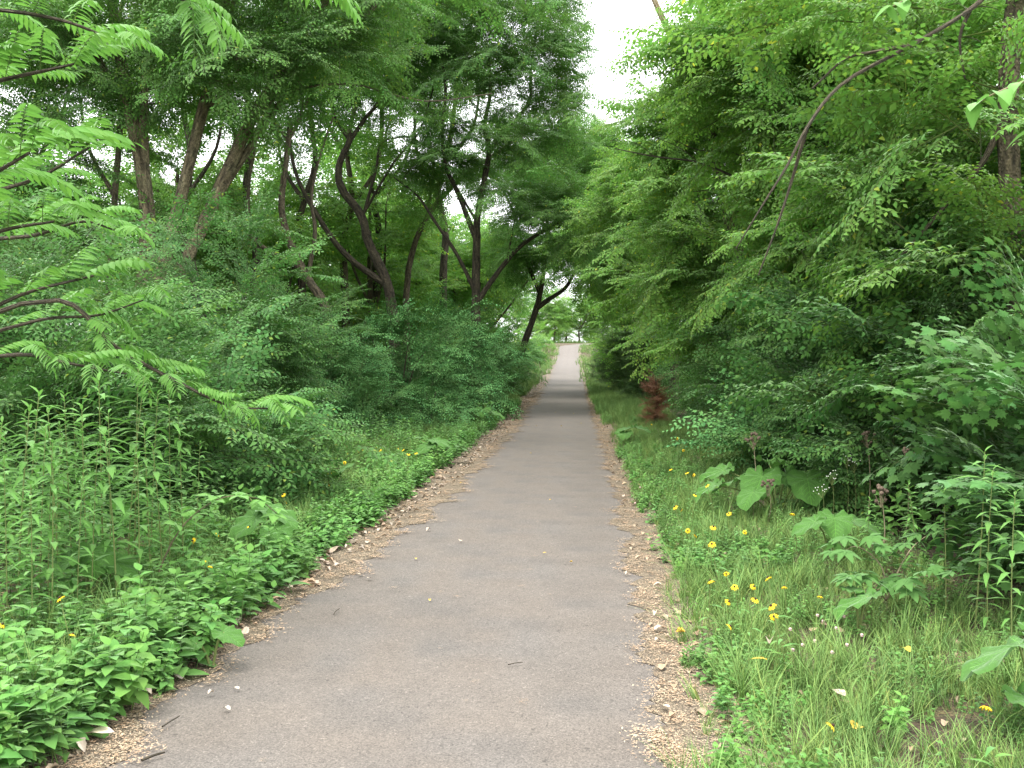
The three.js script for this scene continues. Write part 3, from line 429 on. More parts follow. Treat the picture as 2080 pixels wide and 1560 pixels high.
// saplings under the many-stemmed tree
for (const [u, d, w, h, n, m, sp, label] of [[455, 13.5, 1.2, 3.9, 46, M.shrub, S.elder, 'leafy sapling with pointed pale leaves in front of the many-stemmed tree'], [320, 11.5, 1.1, 2.4, 34, M.shrub, S.elder, 'dark leafy sapling in the shade below the many-stemmed tree'], [150, 10, 1.6, 2.6, 46, M.shrub, S.ash, 'dark leafy bush behind the tall weeds and the long-leaved branches'], [20, 9, 1.5, 3.2, 46, M.shrub, S.ash, 'dark bush behind the overhanging long-leaved branches'], [420, 9.6, 1.1, 1.4, 24, M.shrub, S.elder, 'low dark bush behind the tall weeds'], [230, 9, 1.3, 1.5, 26, M.shrub, S.elder, 'low shady bush in among the tall weeds'], [590, 20, 1.6, 3.6, 36, M.shrub, S.elder, 'leafy sapling beside the leaning tree']]) shrub({ u, d, w, h, n, m, sprays: sp, label, stems: 4, size: 0.85 });
// the thicket
for (const [u, d, w, h, n, m, sp, label] of [
  [2010, 7.4, 0.85, 1.9, 30, M.shrub, S.maple, 'shrub with lobed maple-like leaves hanging at the thicket edge'], [2150, 6.2, 0.8, 1.7, 26, M.shrub, S.maple, 'maple-leaved shrub beside the tall leafy stems'], [1800, 9.6, 1.2, 2.4, 44, M.shrub, S.elder, 'dark green bush with drooping pointed leaves in the thicket'], [1690, 11.2, 1.2, 2.6, 44, M.shrub, S.elder, 'bush with layered pointed leaves above the big burdock leaves'], [1560, 13.5, 1.3, 2.4, 44, M.shrub, S.shrub, 'fine-leaved bush above the burdock at the thicket edge'], [1540, 12.5, 0.7, 1.15, 22, M.blue, S.blue, 'small pale grey-green bush by the burdock clump'], [1490, 17, 1.2, 2.8, 44, M.shrub, S.shrub, 'fine-leaved bush below the dead grey limbs'], [1440, 21, 1.2, 2.6, 36, M.shrub, S.shrub, 'bush behind the red-brown dead cedar'], [1640, 15.5, 1.6, 3.6, 46, M.shrub, S.elder, 'tall bush inside the thicket under the lime-leaved tree'], [1850, 12, 1.8, 3.8, 50, M.shrub, S.elder, 'tall dark bush deep in the thicket'], [2040, 9.6, 1.4, 3.6, 46, M.shrub, S.elder, 'tall dark bush behind the maple-leaved shrub'], [1392, 33, 1.4, 3.4, 30, M.shrub, S.blue, 'bush beside the dark conifers'], [1410, 27, 1.3, 3.2, 28, M.shrub, S.shrub, 'bush between the dead cedar and the conifers']]) shrub({ u, d, x: 0.45, w: w * 0.68, h, n: Math.round(n * 0.8), m, sprays: sp, label, stems: 5 });
// dark bushy conifers and a dead one
function conifer(u, d, w, h, label, m, dens, group) {
  const b = foot(u, d), limbs = [[[b, b.clone().add(V(0.05, h * 0.5, 0)), b.clone().add(V(0, h * 0.95, 0))], 0.07, 0.015]], blobs = [];
  for (let k = 0; k < 6; k++) { const t = k / 6; blobs.push([b.clone().add(V(0, h * (0.1 + 0.85 * t), 0)), [w * (1 - t * 0.75), h * 0.12, w * (1 - t * 0.75)], Math.round((20 - 13 * t) * dens), 6]); }
  return tree({ name: m === M.dead ? 'dead_cedar' : 'conifer', label, group, category: 'tree', base: b, seed: shrubSeed++ * 3, limbs, blobs, sprays: S.conifer, leafM: m, barkM: M.midBark, size: m === M.dead ? 0.55 : 1, first: 0.05, twigR: 0.008, flat: 0.5 });
}
for (const [u, d, w, h] of [[1306, 36, 0.7, 3.1], [1270, 43, 0.8, 3.4], [1243, 52, 0.85, 3.7], [1224, 62, 0.9, 3.6]]) conifer(u, d, w, h, 'dark bushy conifer in the row on the inside of the verge', M.conifer, 1.3, 'conifers along the verge');
conifer(1332, 24, 0.13, 1.35, 'small dead cedar with rusty red-brown needles at the thicket edge', M.dead, 0.7);

// ---------------------------------------------------------------- long-leaved (pinnate) branches hanging in from the side
function frondGeo(len, pairs, droop, seed, yellow = 0) {
  R = rng(seed); const B = new Geo(), pt = (s) => V(len * s * (1 - 0.25 * droop * s), len * (0.28 * s - droop * 0.75 * s * s), 0);
  tube(B, [0, 0.25, 0.5, 0.75, 1].map(pt), 0.0035, 0.0012, 4, 1, 0, [1.2, 0.85, 0.9]);
  for (let k = 0; k < pairs; k++) for (const sg of [-1, 1]) {
    const s = 0.14 + 0.84 * (k + (sg > 0 ? 0.2 : 0)) / pairs, t = pt(s + 0.02).sub(pt(s)).normalize(), L = rnd(0.88, 1.1) * 0.125 * (0.75 + 0.45 * Math.sin(Math.PI * (0.15 + 0.75 * s)));
    const d = t.clone().multiplyScalar(0.5).add(V(0, -0.38 + 0.12 * gauss(), sg * 0.85)).normalize(), c = vary(0.1, 0.06);
    leaf(B, pt(s), d, V(0.2 * gauss(), 1, 0.25 * gauss()).normalize(), L, L * 0.3, c, LANCE, 0.3, rnd(0.1, 0.45), [c[0] * 1.2, c[1] * 1.1, c[2] * 1.2]);
  }
  leaf(B, pt(1), pt(1).sub(pt(0.95)).normalize(), UP, 0.09, 0.03, ONE, LANCE, 0.3, 0.2);
  return B.build();
}
const frondGeos = [frondGeo(0.62, 10, 0.5, 1), frondGeo(0.74, 12, 0.8, 2), frondGeo(0.68, 11, 0.65, 3), frondGeo(0.5, 9, 0.35, 4), frondGeo(0.8, 13, 1, 5)];
function frondTree(name, label, base, limbs, seed, per = 1, mat = M.frond) {
  R = rng(seed); const T = thing(name, label, 'tree', base);
  limbs.forEach(([pts, r0, r1, from = 0.35, count = 8], k) => {
    const B = new Geo(), c = tube(B, pts.map((p) => p.clone().sub(base)), r0, r1, 6, 5, 0.08, ONE); part(k ? 'limb' : 'trunk', B.build(), M.midBark, T);
    for (let i = 0; i < count * per; i++) {
      const t = i === 0 ? 1 : from + (1 - from) * (i / (count * per)), p = c.getPoint(t), tg = c.getTangent(t), a = i * 2.4 + rnd(-0.4, 0.4), side = V(-tg.z, 0, tg.x).multiplyScalar(Math.cos(a) * 0.9);
      const dir = tg.clone().multiplyScalar(i === 0 ? 1 : 0.55).add(side).add(V(0, 0.18 + 0.25 * Math.abs(Math.sin(a)) * (tg.y > 0 ? 1 : 0.4), 0)).normalize();
      const f = part('frond', pick(frondGeos), mat, T); f.matrixAutoUpdate = true;
      new THREE.Matrix4().makeTranslation(p).multiply(frame(dir, gauss() * 0.25)).scale(V(1, 1, 1).multiplyScalar(rnd(0.6, 0.85))).decompose(f.position, f.quaternion, f.scale);
    }
  });
  return T;
}
{
  const b = V(-4.55, ground(-4.55, -4.4) - 0.05, -4.4), t1 = V(-4.4, 1.6, -4.3), t2 = V(-4.1, 3.1, -4.3), t3 = V(-3.7, 4.4, -4.4);
  frondTree('long_leaved_sapling', 'sapling whose long feathery leaves arch in above the tall weeds', b, [
    [[b, t1, t2, t3, V(-3.2, 5.4, -4.6)], 0.06, 0.02, 0.75, 6],
    [[t1, ...px(4.1, [-190, 470], [-40, 370], [60, 310])], 0.02, 0.007, 0.4, 9],
    [[t1, ...px(4.6, [-200, 560], [0, 470], [110, 450])], 0.02, 0.007, 0.35, 9],
    [[t1, ...px(5, [-160, 700], [40, 600], [190, 560, 0.3])], 0.02, 0.007, 0.3, 9],
    [[t2, ...px(4.9, [-120, 180], [60, 150], [150, 130])], 0.02, 0.007, 0.3, 8],
    [[t3, ...px(4.9, [120, -120], [330, -40], [390, 20])], 0.022, 0.007, 0.4, 9],
    [[t3, ...px(4.7, [300, -260], [500, -110], [640, -20])], 0.022, 0.007, 0.45, 9],
    [[t2, ...px(5.6, [-60, 20], [120, 40], [230, 80])], 0.02, 0.007, 0.3, 8],
    [[t1, ...px(5.8, [-100, 420], [80, 360], [180, 300])], 0.02, 0.007, 0.3, 8]], 501);
}
{
  const b = V(-6.2, ground(-6.2, -6.6) - 0.05, -6.6), t1 = V(-5.9, 1.4, -6.5);
  frondTree('long_leaved_sapling', 'low sapling with a drooping feathery branch reaching over the verge behind the tall weeds', b, [
    [[b, t1, V(-5.5, 2.6, -6.6), V(-5.1, 3.4, -6.7)], 0.05, 0.015, 0.5, 8],
    [[t1, ...px(6.7, [120, 610], [235, 705], [350, 770], [470, 825], [545, 830])], 0.022, 0.006, 0.2, 17],
    [[t1, ...px(6.9, [80, 650], [200, 640], [290, 610])], 0.018, 0.006, 0.2, 11],
    [[t1, ...px(6.3, [40, 720], [150, 740], [260, 760])], 0.018, 0.006, 0.2, 11],
    [[V(-5.5, 2.6, -6.6), ...px(6.6, [60, 480], [170, 450], [240, 470])], 0.018, 0.006, 0.2, 10]], 502);
}

// ---------------------------------------------------------------- single leaves used as parts
function oneLeaf(L, W, st, fold, curl, seed, ribLight = 1.15) { R = rng(seed); const B = new Geo(), c = vary(0.12, 0.06); leaf(B, V(0, 0, 0), V(1, 0, 0), UP, L, W, c, st, fold, curl, c.map((x) => x * ribLight)); return B.build(); }
const lanceLeaves = [0, 1, 2, 3].map((k) => oneLeaf(0.14, 0.037, LANCE, 0.25 + 0.08 * k, 0.2 + 0.14 * k, 600 + k));
const ovateLeaves = [0, 1, 2, 3].map((k) => oneLeaf(0.08, 0.05, OVATE, 0.15 + 0.08 * k, 0.1 + 0.1 * k, 610 + k));
function setLeaf(o, p, dir, roll, s) { new THREE.Matrix4().makeTranslation(p).multiply(frame(dir, roll)).scale(V(s, s, s)).decompose(o.position, o.quaternion, o.scale); }
// tall weed: one stem, lance-shaped leaves all round, densest at the top
function weed(seed, h, single, leafLen = 1, mat = M.weed) {
  R = rng(seed); const T = new THREE.Group(), B = new Geo(), bend = V(gauss() * 0.06, 0, gauss() * 0.06), c = tube(B, [V(0, -0.03, 0), V(bend.x * 0.4, h * 0.4, bend.z * 0.4), V(bend.x, h * 0.75, bend.z), V(bend.x * 1.6, h, bend.z * 1.6)], 0.0055, 0.002, 5, 3, 0, [1, 1, 1]);
  part('stem', B.build(), M.stem, T); const F = new Geo();
  const n = Math.round(h * 34);
  for (let k = 0; k < n; k++) {
    const t = 0.1 + 0.9 * Math.pow(k / (n - 1), 0.85), p = c.getPoint(t), a = k * 2.4 + rnd(-0.3, 0.3), upness = t > 0.93 ? 1.3 : t > 0.8 ? 0.5 : 0.18 + 0.15 * gauss(), dir = V(Math.cos(a), upness, Math.sin(a)).normalize(), s = leafLen * (t > 0.93 ? 0.5 : t > 0.8 ? 0.78 : rnd(0.85, 1.2)) * (t < 0.3 ? 0.8 : 1);
    if (single) setLeaf(part('leaf', pick(lanceLeaves), mat, T), p, dir, gauss() * 0.25, s);
    else leaf(F, p, dir, UP, 0.135 * s, 0.036 * s, vary(0.14, 0.06), LANCE, rnd(0.2, 0.5), rnd(0.2, 0.7));
  }
  if (!single) part('foliage', F.build(), mat, T, true);
  return T;
}
function putPlant(proto, name, label, category, group, x, z, turn, s, tilt = 0) { const o = proto.clone(); o.name = numbered(name); o.userData = { label, category, group }; o.position.set(x, ground(x, z), z); o.rotation.set(tilt * Math.cos(turn * 3), turn, tilt * Math.sin(turn * 3)); o.scale.setScalar(s); scene.add(o); return o; }
{
  const near = [weed(621, 1.25, true), weed(622, 1.4, true), weed(623, 1.05, true)], back = [weed(631, 1.3, false), weed(632, 1.1, false), weed(633, 0.85, false)];
  R = rng(640);
  const L = 'tall unbranched weed with narrow drooping leaves standing in the clump by the ground cover';
  for (const [u, v, d] of [[28, 830, 5.2], [72, 868, 5], [145, 800, 5.7], [206, 772, 5.9], [250, 765, 6], [268, 742, 6.1], [340, 785, 6.3], [100, 950, 4.9], [180, 905, 5.3], [395, 900, 6.6], [10, 930, 4.8], [305, 860, 5.8], [-30, 860, 5], [235, 880, 5.4], [60, 980, 4.7], [120, 830, 5.4], [175, 820, 5.6], [45, 800, 5.5], [300, 800, 6.1], [370, 830, 6.4], [-10, 790, 5.4], [90, 900, 5], [220, 840, 5.6], [150, 960, 5], [280, 930, 5.5], [330, 900, 5.9]]) {
    const p = at(u, v, d), o = Math.floor(R() * 3), h = p.y - ground(p.x, p.z); putPlant(near[o], 'tall_weed', L, 'plant', 'tall weeds in the clump', p.x, p.z, rnd(0, 6.28), h / [1.25, 1.4, 1.05][o], 0.03);
  }
  for (let k = 0; k < 60; k++) { const d = rnd(6.4, 9.2), x = -3.3 - Math.pow(R(), 0.8) * 2.8 - (d - 6) * 0.15; putPlant(back[k % 3], 'tall_weed', 'tall narrow-leaved weed in the thick of the clump under the feathery branches', 'plant', 'tall weeds behind', x, -d, rnd(0, 6.28), rnd(0.65, 1.02), 0.06); }
  for (let k = 0; k < 26; k++) { const d = rnd(9, 17), x = -3.6 - (d - 8) * 0.13 - R() * 2; putPlant(back[k % 3], 'tall_weed', 'narrow-leaved weed rising from the long grass of the flowery verge', 'plant', 'weeds in the flowery verge', x, -d, rnd(0, 6.28), rnd(0.45, 0.75), 0.08); }
  // leafy stems at the thicket edge
  for (const [u, v, d, s] of [[1985, 915, 5.8], [2010, 950, 5.6], [1875, 985, 6.2], [1925, 1000, 6], [1620, 1050, 7.6], [1590, 1030, 8], [2060, 1000, 5.2], [1760, 1010, 7.2], [1840, 1020, 6.6]]) { const p = at(u, v, d), h = p.y - ground(p.x, p.z); putPlant(near[k3(u)], 'leafy_stem', 'upright narrow-leaved stem growing through the creeper at the thicket edge', 'plant', 'leafy stems at the thicket edge', p.x, p.z, rnd(0, 6.28), h / [1.25, 1.4, 1.05][k3(u)], 0.08); }
  function k3(u) { return u % 3; }
}

// ---------------------------------------------------------------- big heart-shaped burdock leaves
const heartR = table([[0, 1], [12, 0.94], [30, 0.8], [55, 0.66], [85, 0.58], [120, 0.52], [150, 0.45], [166, 0.32], [180, 0.1]]);
function bigLeaf(seed, ruffle = 1) {                       // length 1 along +X, petiole at the origin
  R = rng(seed); const B = new Geo(), n = 44, rings = [0.2, 0.4, 0.6, 0.8, 1], o = R() * 50; const c0 = B.v(0, 0, 0, ONE, 0.55 / 1.6, 0.5); let prev = null;
  rings.forEach((q) => {
    const row = [];
    for (let k = 0; k < n; k++) {
      const a = (k / n) * 360 - 180, ra = a * Math.PI / 180, r = heartR(Math.abs(a)) * (q < 1 ? 1 : 1 + 0.035 * Math.sin(k * 2.9 + o) + 0.05 * noise(o + k * 0.35, 2)) * q, vein = k % 4 === 2 ? 1.1 : 1;
      const y = 0.1 * q * Math.abs(Math.sin(ra)) * q - 0.3 * (r * Math.cos(ra)) ** 2 * Math.sign(Math.cos(ra)) * 0.8 - 0.16 * (r * Math.sin(ra)) ** 2 + ruffle * q * q * (0.04 * Math.sin(k * 1.25 + o) + 0.05 * noise(o + Math.cos(ra) * 2 * q, Math.sin(ra) * 2 * q)) + (vein > 1 ? -0.01 : 0.008) * Math.sin(q * 3);
      const m = 1 + 0.09 * noise(o + r * Math.cos(ra) * 5, r * Math.sin(ra) * 5);
      row.push(B.v(r * Math.cos(ra), y, r * Math.sin(ra), [m, m, m], (r * Math.cos(ra) + 0.55) / 1.6, (r * Math.sin(ra) + 0.8) / 1.6));
    }
    for (let k = 0; k < n; k++) { const a = row[k], b = row[(k + 1) % n]; if (prev) { B.t(prev[k], b, a); B.t(prev[k], prev[(k + 1) % n], b); } else B.t(c0, b, a); }
    prev = row;
  });
  return B.build();
}
const veinMap = canvasTexture(512, 512, (c, w, h) => {
  c.fillStyle = '#b4b4b4'; c.fillRect(0, 0, w, h); const r = rng(55);
  for (let k = 0; k < 5000; k++) { const g = 150 + r() * 70; c.fillStyle = `rgba(${g},${g + 6},${g - 20},0.22)`; const q = 2 + r() * 9; c.fillRect(r() * w, r() * h, q, q); }
  for (let k = 0; k < 60; k++) { c.fillStyle = r() < 0.5 ? 'rgba(220,200,110,0.35)' : 'rgba(110,95,60,0.4)'; c.beginPath(); c.arc(r() * w, r() * h, 1 + r() * 3.5, 0, 7); c.fill(); }
  const X = (x) => (x + 0.55) / 1.6 * w, Z = (z) => (z + 0.8) / 1.6 * h; c.strokeStyle = 'rgba(245,250,215,0.8)'; c.lineCap = 'round';
  const vein = (x0, z0, a, l, t) => { c.lineWidth = t; c.beginPath(); c.moveTo(X(x0), Z(z0)); c.quadraticCurveTo(X(x0 + Math.cos(a) * l * 0.55), Z(z0 + Math.sin(a) * l * 0.5), X(x0 + Math.cos(a * 0.86) * l), Z(z0 + Math.sin(a * 0.86) * l)); c.stroke(); };
  vein(0, 0, 0, 1, 4.5); for (const sg of [-1, 1]) { for (const [x, a, l] of [[0, 2.3, 0.42], [0, 1.6, 0.52], [0.02, 1.05, 0.62], [0.18, 0.85, 0.5], [0.36, 0.75, 0.4], [0.54, 0.7, 0.28], [0.7, 0.65, 0.18]]) { vein(x, 0, a * sg, l, 2.6); for (let j = 1; j < 6; j++) { const t = j / 6.5, bx = x + Math.cos(a * 0.9) * l * t, bz = sg * Math.sin(a * 0.9) * l * t; vein(bx, bz, (a - 0.75) * sg, l * 0.26, 1.1); vein(bx, bz, (a + 0.75) * sg, l * 0.22, 1.1); } } }
});
M.burdock.map = veinMap; M.burdock.bumpMap = veinMap; M.burdock.bumpScale = -0.004; M.burdock.color.multiplyScalar(1.75);
const bigLeaves = [1, 2, 3, 4, 5].map((k) => bigLeaf(700 + k, 0.6 + 0.2 * k));
function burdock(label, base, leaves, seed, group) {   // leaves: [world point of the leaf's base, heading in degrees, length, pitch]
  R = rng(seed); const T = thing('burdock', label, 'plant', base, group);
  leaves.forEach(([p, head, L, pitch = -0.2, roll = 0]) => {
    const q = p.clone().sub(base), B = new Geo(); tube(B, [V(0, -0.02, 0), q.clone().multiplyScalar(0.5).add(V(0, q.y * 0.25, 0)), q], 0.008, 0.005, 5, 3, 0); part('leaf_stalk', B.build(), M.stem, T);
    const a = head * Math.PI / 180; setLeaf(part('leaf', pick(bigLeaves), M.burdock, T), q, V(Math.cos(a), pitch, Math.sin(a)), roll + gauss() * 0.15, L * 0.88);
  });
}
const bp = (u, v, d) => at(u, v, d);
const gp = (p) => V(p.x, ground(p.x, p.z), p.z);
{
  let b = gp(at(2095, 1400, 4.1));
  burdock('huge pale green burdock leaf spreading over the grass at the thicket foot', b, [[bp(2070, 1310, 4.1), 165, 0.36, -0.25, 0.35], [bp(2120, 1290, 4.3), 20, 0.3, 0, 0], [bp(2090, 1420, 4.0), 60, 0.25, -0.2, 0]], 1);
  b = gp(at(1580, 1000, 9.8));
  burdock('burdock clump with broad dark leaves at the foot of the thicket', b, [[1500, 975, 9.7, 200, 0.36, -0.3], [1548, 968, 9.5, 120, 0.4, -0.55], [1600, 965, 9.7, 60, 0.38, -0.45], [1640, 972, 9.5, 95, 0.4, -0.5], [1470, 955, 10, 180, 0.32, -0.2], [1560, 935, 10.2, 300, 0.36, -0.1], [1680, 955, 10, 20, 0.36, -0.3], [1530, 1000, 9.2, 130, 0.28, -0.45], [1715, 985, 9.6, 50, 0.32, -0.4], [1760, 950, 9.8, 0, 0.34, -0.2], [1450, 985, 9.6, 160, 0.3, -0.4]].map(([u, v, d, ...r]) => [bp(u, v, d), ...r]), 2);
  b = gp(at(1690, 1090, 7.3));
  burdock('burdock with limp leaves folded down beside the grass', b, [[bp(1655, 1060, 7.2), 170, 0.24, -0.35], [bp(1695, 1052, 7.3), 100, 0.26, -0.4], [bp(1735, 1058, 7.4), 30, 0.26, -0.25]], 3);
  b = gp(at(1745, 1265, 5.6));
  burdock('single yellow-green burdock leaf drooping onto the grass below the creeper', b, [[bp(1762, 1212, 5.5), 165, 0.27, -0.25, 0.35], [bp(1735, 1200, 5.6), 250, 0.13, 0.2]], 4);
  b = gp(at(545, 1100, 7.2));
  burdock('broad burdock leaf lying over the verge beside the bramble cane', b, [[bp(545, 1035, 7.1), 15, 0.34, -0.25], [bp(520, 1050, 7), 120, 0.3, -0.4], [bp(500, 1000, 7.4), 200, 0.3, -0.2], [bp(560, 1075, 6.9), 60, 0.24, -0.4]], 5);
  b = gp(at(670, 985, 10.4));
  burdock('burdock with one upright leaf in the flowery verge', b, [[bp(665, 965, 10.3), 70, 0.3, 0.6], [bp(690, 960, 10.4), 340, 0.24, 0.9], [bp(640, 975, 10.3), 170, 0.26, -0.1]], 6);
  b = gp(at(890, 925, 14.4));
  burdock('burdock with a pale leaf at the edge of the leaf drift', b, [[bp(885, 895, 14.3), 30, 0.36, -0.1], [bp(870, 905, 14.2), 130, 0.32, -0.3], [bp(920, 905, 14.4), 350, 0.34, -0.2], [bp(850, 890, 14.5), 200, 0.3, 0.1]], 7);
  b = gp(at(985, 855, 22)); burdock('burdock far along the edge of the leaf drift', b, [[bp(980, 832, 22), 90, 0.42, -0.2], [bp(1000, 838, 22), 20, 0.4, -0.2], [bp(955, 836, 22), 190, 0.4, -0.1], [bp(985, 820, 22.3), 270, 0.4, 0.1]], 8);
  b = gp(at(1285, 885, 18)); burdock('burdock growing at the asphalt edge across from the leaf drift', b, [[bp(1275, 870, 18), 150, 0.34, -0.1], [bp(1295, 868, 18), 30, 0.34, -0.1], [bp(1270, 880, 17.8), 100, 0.3, -0.2]], 9);
  b = gp(at(430, 1310, 4.75)); burdock('small burdock at the very edge of the chaff', b, [[bp(455, 1285, 4.7), 20, 0.15, -0.2], [bp(398, 1308, 4.65), 110, 0.1, -0.3], [bp(370, 1265, 4.8), 0, 0.16, -0.1]], 10);
  b = gp(at(170, 1190, 5.4)); burdock('shaded burdock between the stems of the tall weeds', b, [[bp(190, 1120, 5.5), 60, 0.26, -0.4], [bp(150, 1130, 5.4), 130, 0.24, -0.4], [bp(230, 1140, 5.5), 20, 0.22, -0.3], [bp(60, 1225, 5.1), 140, 0.18, -0.3]], 11);
}

// ---------------------------------------------------------------- arching bramble cane with leaves in threes
function compound(n, L, W, spread, seed) { R = rng(seed); const B = new Geo(); tube(B, [V(0, 0, 0), V(0.03, 0.004, 0), V(0.05, 0, 0)], 0.002, 0.0015, 4, 1, 0, [0.9, 1, 0.9]); for (let k = 0; k < n; k++) { const a = (k - (n - 1) / 2) * spread, s = 1 - 0.1 * Math.abs(k - (n - 1) / 2); leaf(B, V(0.05, 0, 0), V(Math.cos(a), -0.1 + 0.08 * gauss(), Math.sin(a)).normalize(), V(0.1 * gauss(), 1, 0.15 * gauss()).normalize(), L * s, W * s, vary(0.08, 0.05), OVATE, rnd(0.1, 0.3), rnd(0.1, 0.35), [1.25, 1.15, 1.25]); } return B.build(); }
const threes = [compound(3, 0.085, 0.055, 1.25, 1), compound(3, 0.095, 0.06, 1.35, 2)], fives = [compound(5, 0.12, 0.048, 0.72, 3), compound(5, 0.13, 0.052, 0.78, 4), compound(5, 0.105, 0.045, 0.7, 5)];
{
  const p0 = at(290, 1210, 5.7), b = gp(p0), T = thing('bramble_cane', 'pale arching bramble cane with leaves in threes in front of the tall weeds', 'plant', b), B = new Geo();
  const c = tube(B, [b, at(350, 1100, 5.7), at(395, 1045, 5.75), at(455, 1010, 5.8), at(520, 1012, 5.9), at(570, 1050, 5.95)].map((p) => p.clone().sub(b)), 0.006, 0.003, 5, 4, 0); part('cane', B.build(), M.paleBark, T);
  R = rng(720); for (let k = 0; k < 17; k++) { const t = 0.25 + 0.75 * k / 16, a = k * 2.2; setLeaf(part('leaf', threes[k % 2], M.cover, T), c.getPoint(t), c.getTangent(t).multiplyScalar(0.4).add(V(Math.cos(a), 0.15, Math.sin(a) * 0.8 + 0.3)), gauss() * 0.25, rnd(0.85, 1.2)); }
}
{ // five-fingered creeper
  const b = gp(at(1800, 1230, 6)), T = thing('creeper', 'creeper with five-fingered leaves sprawling over the low bushes', 'plant', b); R = rng(730);
  for (const pts of [[[1800, 1220, 6], [1790, 1150, 6], [1740, 1110, 6], [1700, 1130, 5.9]], [[1800, 1220, 6], [1840, 1130, 6.1], [1880, 1090, 6.2], [1940, 1070, 6.2]], [[1800, 1220, 6], [1830, 1190, 5.8], [1880, 1170, 5.7], [1940, 1180, 5.6]], [[1800, 1220, 6], [1770, 1190, 5.8], [1740, 1180, 5.7]]]) {
    const B = new Geo(), c = tube(B, pts.map((q) => at(...q).sub(b)), 0.005, 0.002, 4, 4, 0); part('vine', B.build(), M.cane, T);
    for (let k = 0; k < 11; k++) { const t = 0.2 + 0.8 * k / 10, p = c.getPoint(t).add(V(gauss() * 0.07, 0.02 + R() * 0.06, gauss() * 0.07)), a = rnd(0, 6.28); setLeaf(part('leaf', pick(fives), M.shrub, T), p, V(Math.cos(a), -0.12, Math.sin(a)), gauss() * 0.3 + 0.2, rnd(0.85, 1.15)); }
  }
}
{ // twig with heart-shaped leaves close by
  const b = V(3.35, ground(3.35, -3.6) - 0.05, -3.6), T = thing('overhanging_sapling', 'sapling with a few heart-shaped leaves hanging in at the thicket side', 'tree', b); R = rng(740);
  const hearts = [oneLeaf(0.1, 0.075, [[0.04, 0.55], [0.2, 0.95], [0.45, 0.9], [0.75, 0.45]], 0.2, 0.25, 741), oneLeaf(0.09, 0.066, [[0.04, 0.55], [0.2, 0.95], [0.45, 0.9], [0.75, 0.45]], 0.35, 0.4, 742)];
  const lim = (pts, r0, r1, nm, n) => { const B = new Geo(), c = tube(B, pts.map((p) => p.clone().sub(b)), r0, r1, 6, 4, 0.05); part(nm, B.build(), M.cane, T); for (let k = 0; k < n; k++) { const t = 0.35 + 0.65 * (k + 1) / n, a = k * 2.5; setLeaf(part('leaf', hearts[k % 2], M.cover, T), c.getPoint(t), V(Math.cos(a) - 0.3, -0.55 + 0.2 * gauss(), Math.sin(a) * 0.9 + 0.3), gauss() * 0.4, rnd(0.8, 1.1)); } };
  const t1 = V(3.3, 1.9, -3.6), t2 = V(3.1, 3.4, -3.7);
  lim([b, t1, t2], 0.025, 0.012, 'trunk', 0); lim([t1, at(2150, 130, 3.6), at(2080, 165, 3.5), at(2010, 195, 3.5), at(1985, 210, 3.5)], 0.008, 0.002, 'limb', 8); lim([t2, at(2150, -90, 4), at(1980, -40, 4), at(1860, -10, 4), at(1800, 20, 4)], 0.008, 0.002, 'limb', 11); lim([t1, at(2200, 260, 3.6), at(2120, 250, 3.5), at(2085, 270, 3.5)], 0.006, 0.002, 'limb', 5);
}

// ---------------------------------------------------------------- yellow daisies with dark centres
const discM = new THREE.MeshStandardMaterial({ color: new THREE.Color().setRGB(0.035, 0.018, 0.01), roughness: 0.95 });
function daisy(h, seed, face) {
  R = rng(seed); const T = new THREE.Group(), b = new Geo(), bend = V(gauss() * 0.03, 0, gauss() * 0.03); tube(b, [V(bend.x * 3, -0.02, bend.z * 3), V(bend.x * 2, h * 0.5, bend.z * 2), V(0, h, 0)], 0.0028, 0.002, 4, 3, 0);
  part('stem', b.build(), M.stem, T); const F = new Geo(); for (let k = 0; k < 7; k++) { const t = 0.08 + 0.09 * k, a = k * 2.4; leaf(F, V(bend.x * 2, h * t, bend.z * 2), V(Math.cos(a), 0.5, Math.sin(a)).normalize(), UP, rnd(0.06, 0.1), 0.02, vary(), LANCE, 0.3, 0.5); } part('foliage', F.build(), M.weed, T, true);
  const head = new THREE.Group(); const P = new Geo(), n = 12; for (let k = 0; k < n; k++) { const a = k / n * 6.283 + gauss() * 0.06; if (R() < 0.06) continue; leaf(P, V(Math.cos(a) * 0.006, 0, Math.sin(a) * 0.006), V(Math.cos(a), -0.2 - 0.12 * (seed % 4) + 0.2 * gauss(), Math.sin(a)).normalize(), UP, rnd(0.018, 0.024), 0.0088, vary(0.08, 0.05), TWO, 0.2, 0.2); }
  const pm = part('petals', P.build(), M.petal, T, true), D = new THREE.SphereGeometry(0.0068, 10, 7); D.scale(1, 0.95, 1); const dm = part('flower_centre', D, discM, T);
  for (const m of [pm, dm]) { m.position.set(0, h, 0); m.quaternion.setFromUnitVectors(UP, face.clone().normalize()); } dm.position.addScaledVector(face.clone().normalize(), 0.004);
  return T;
}
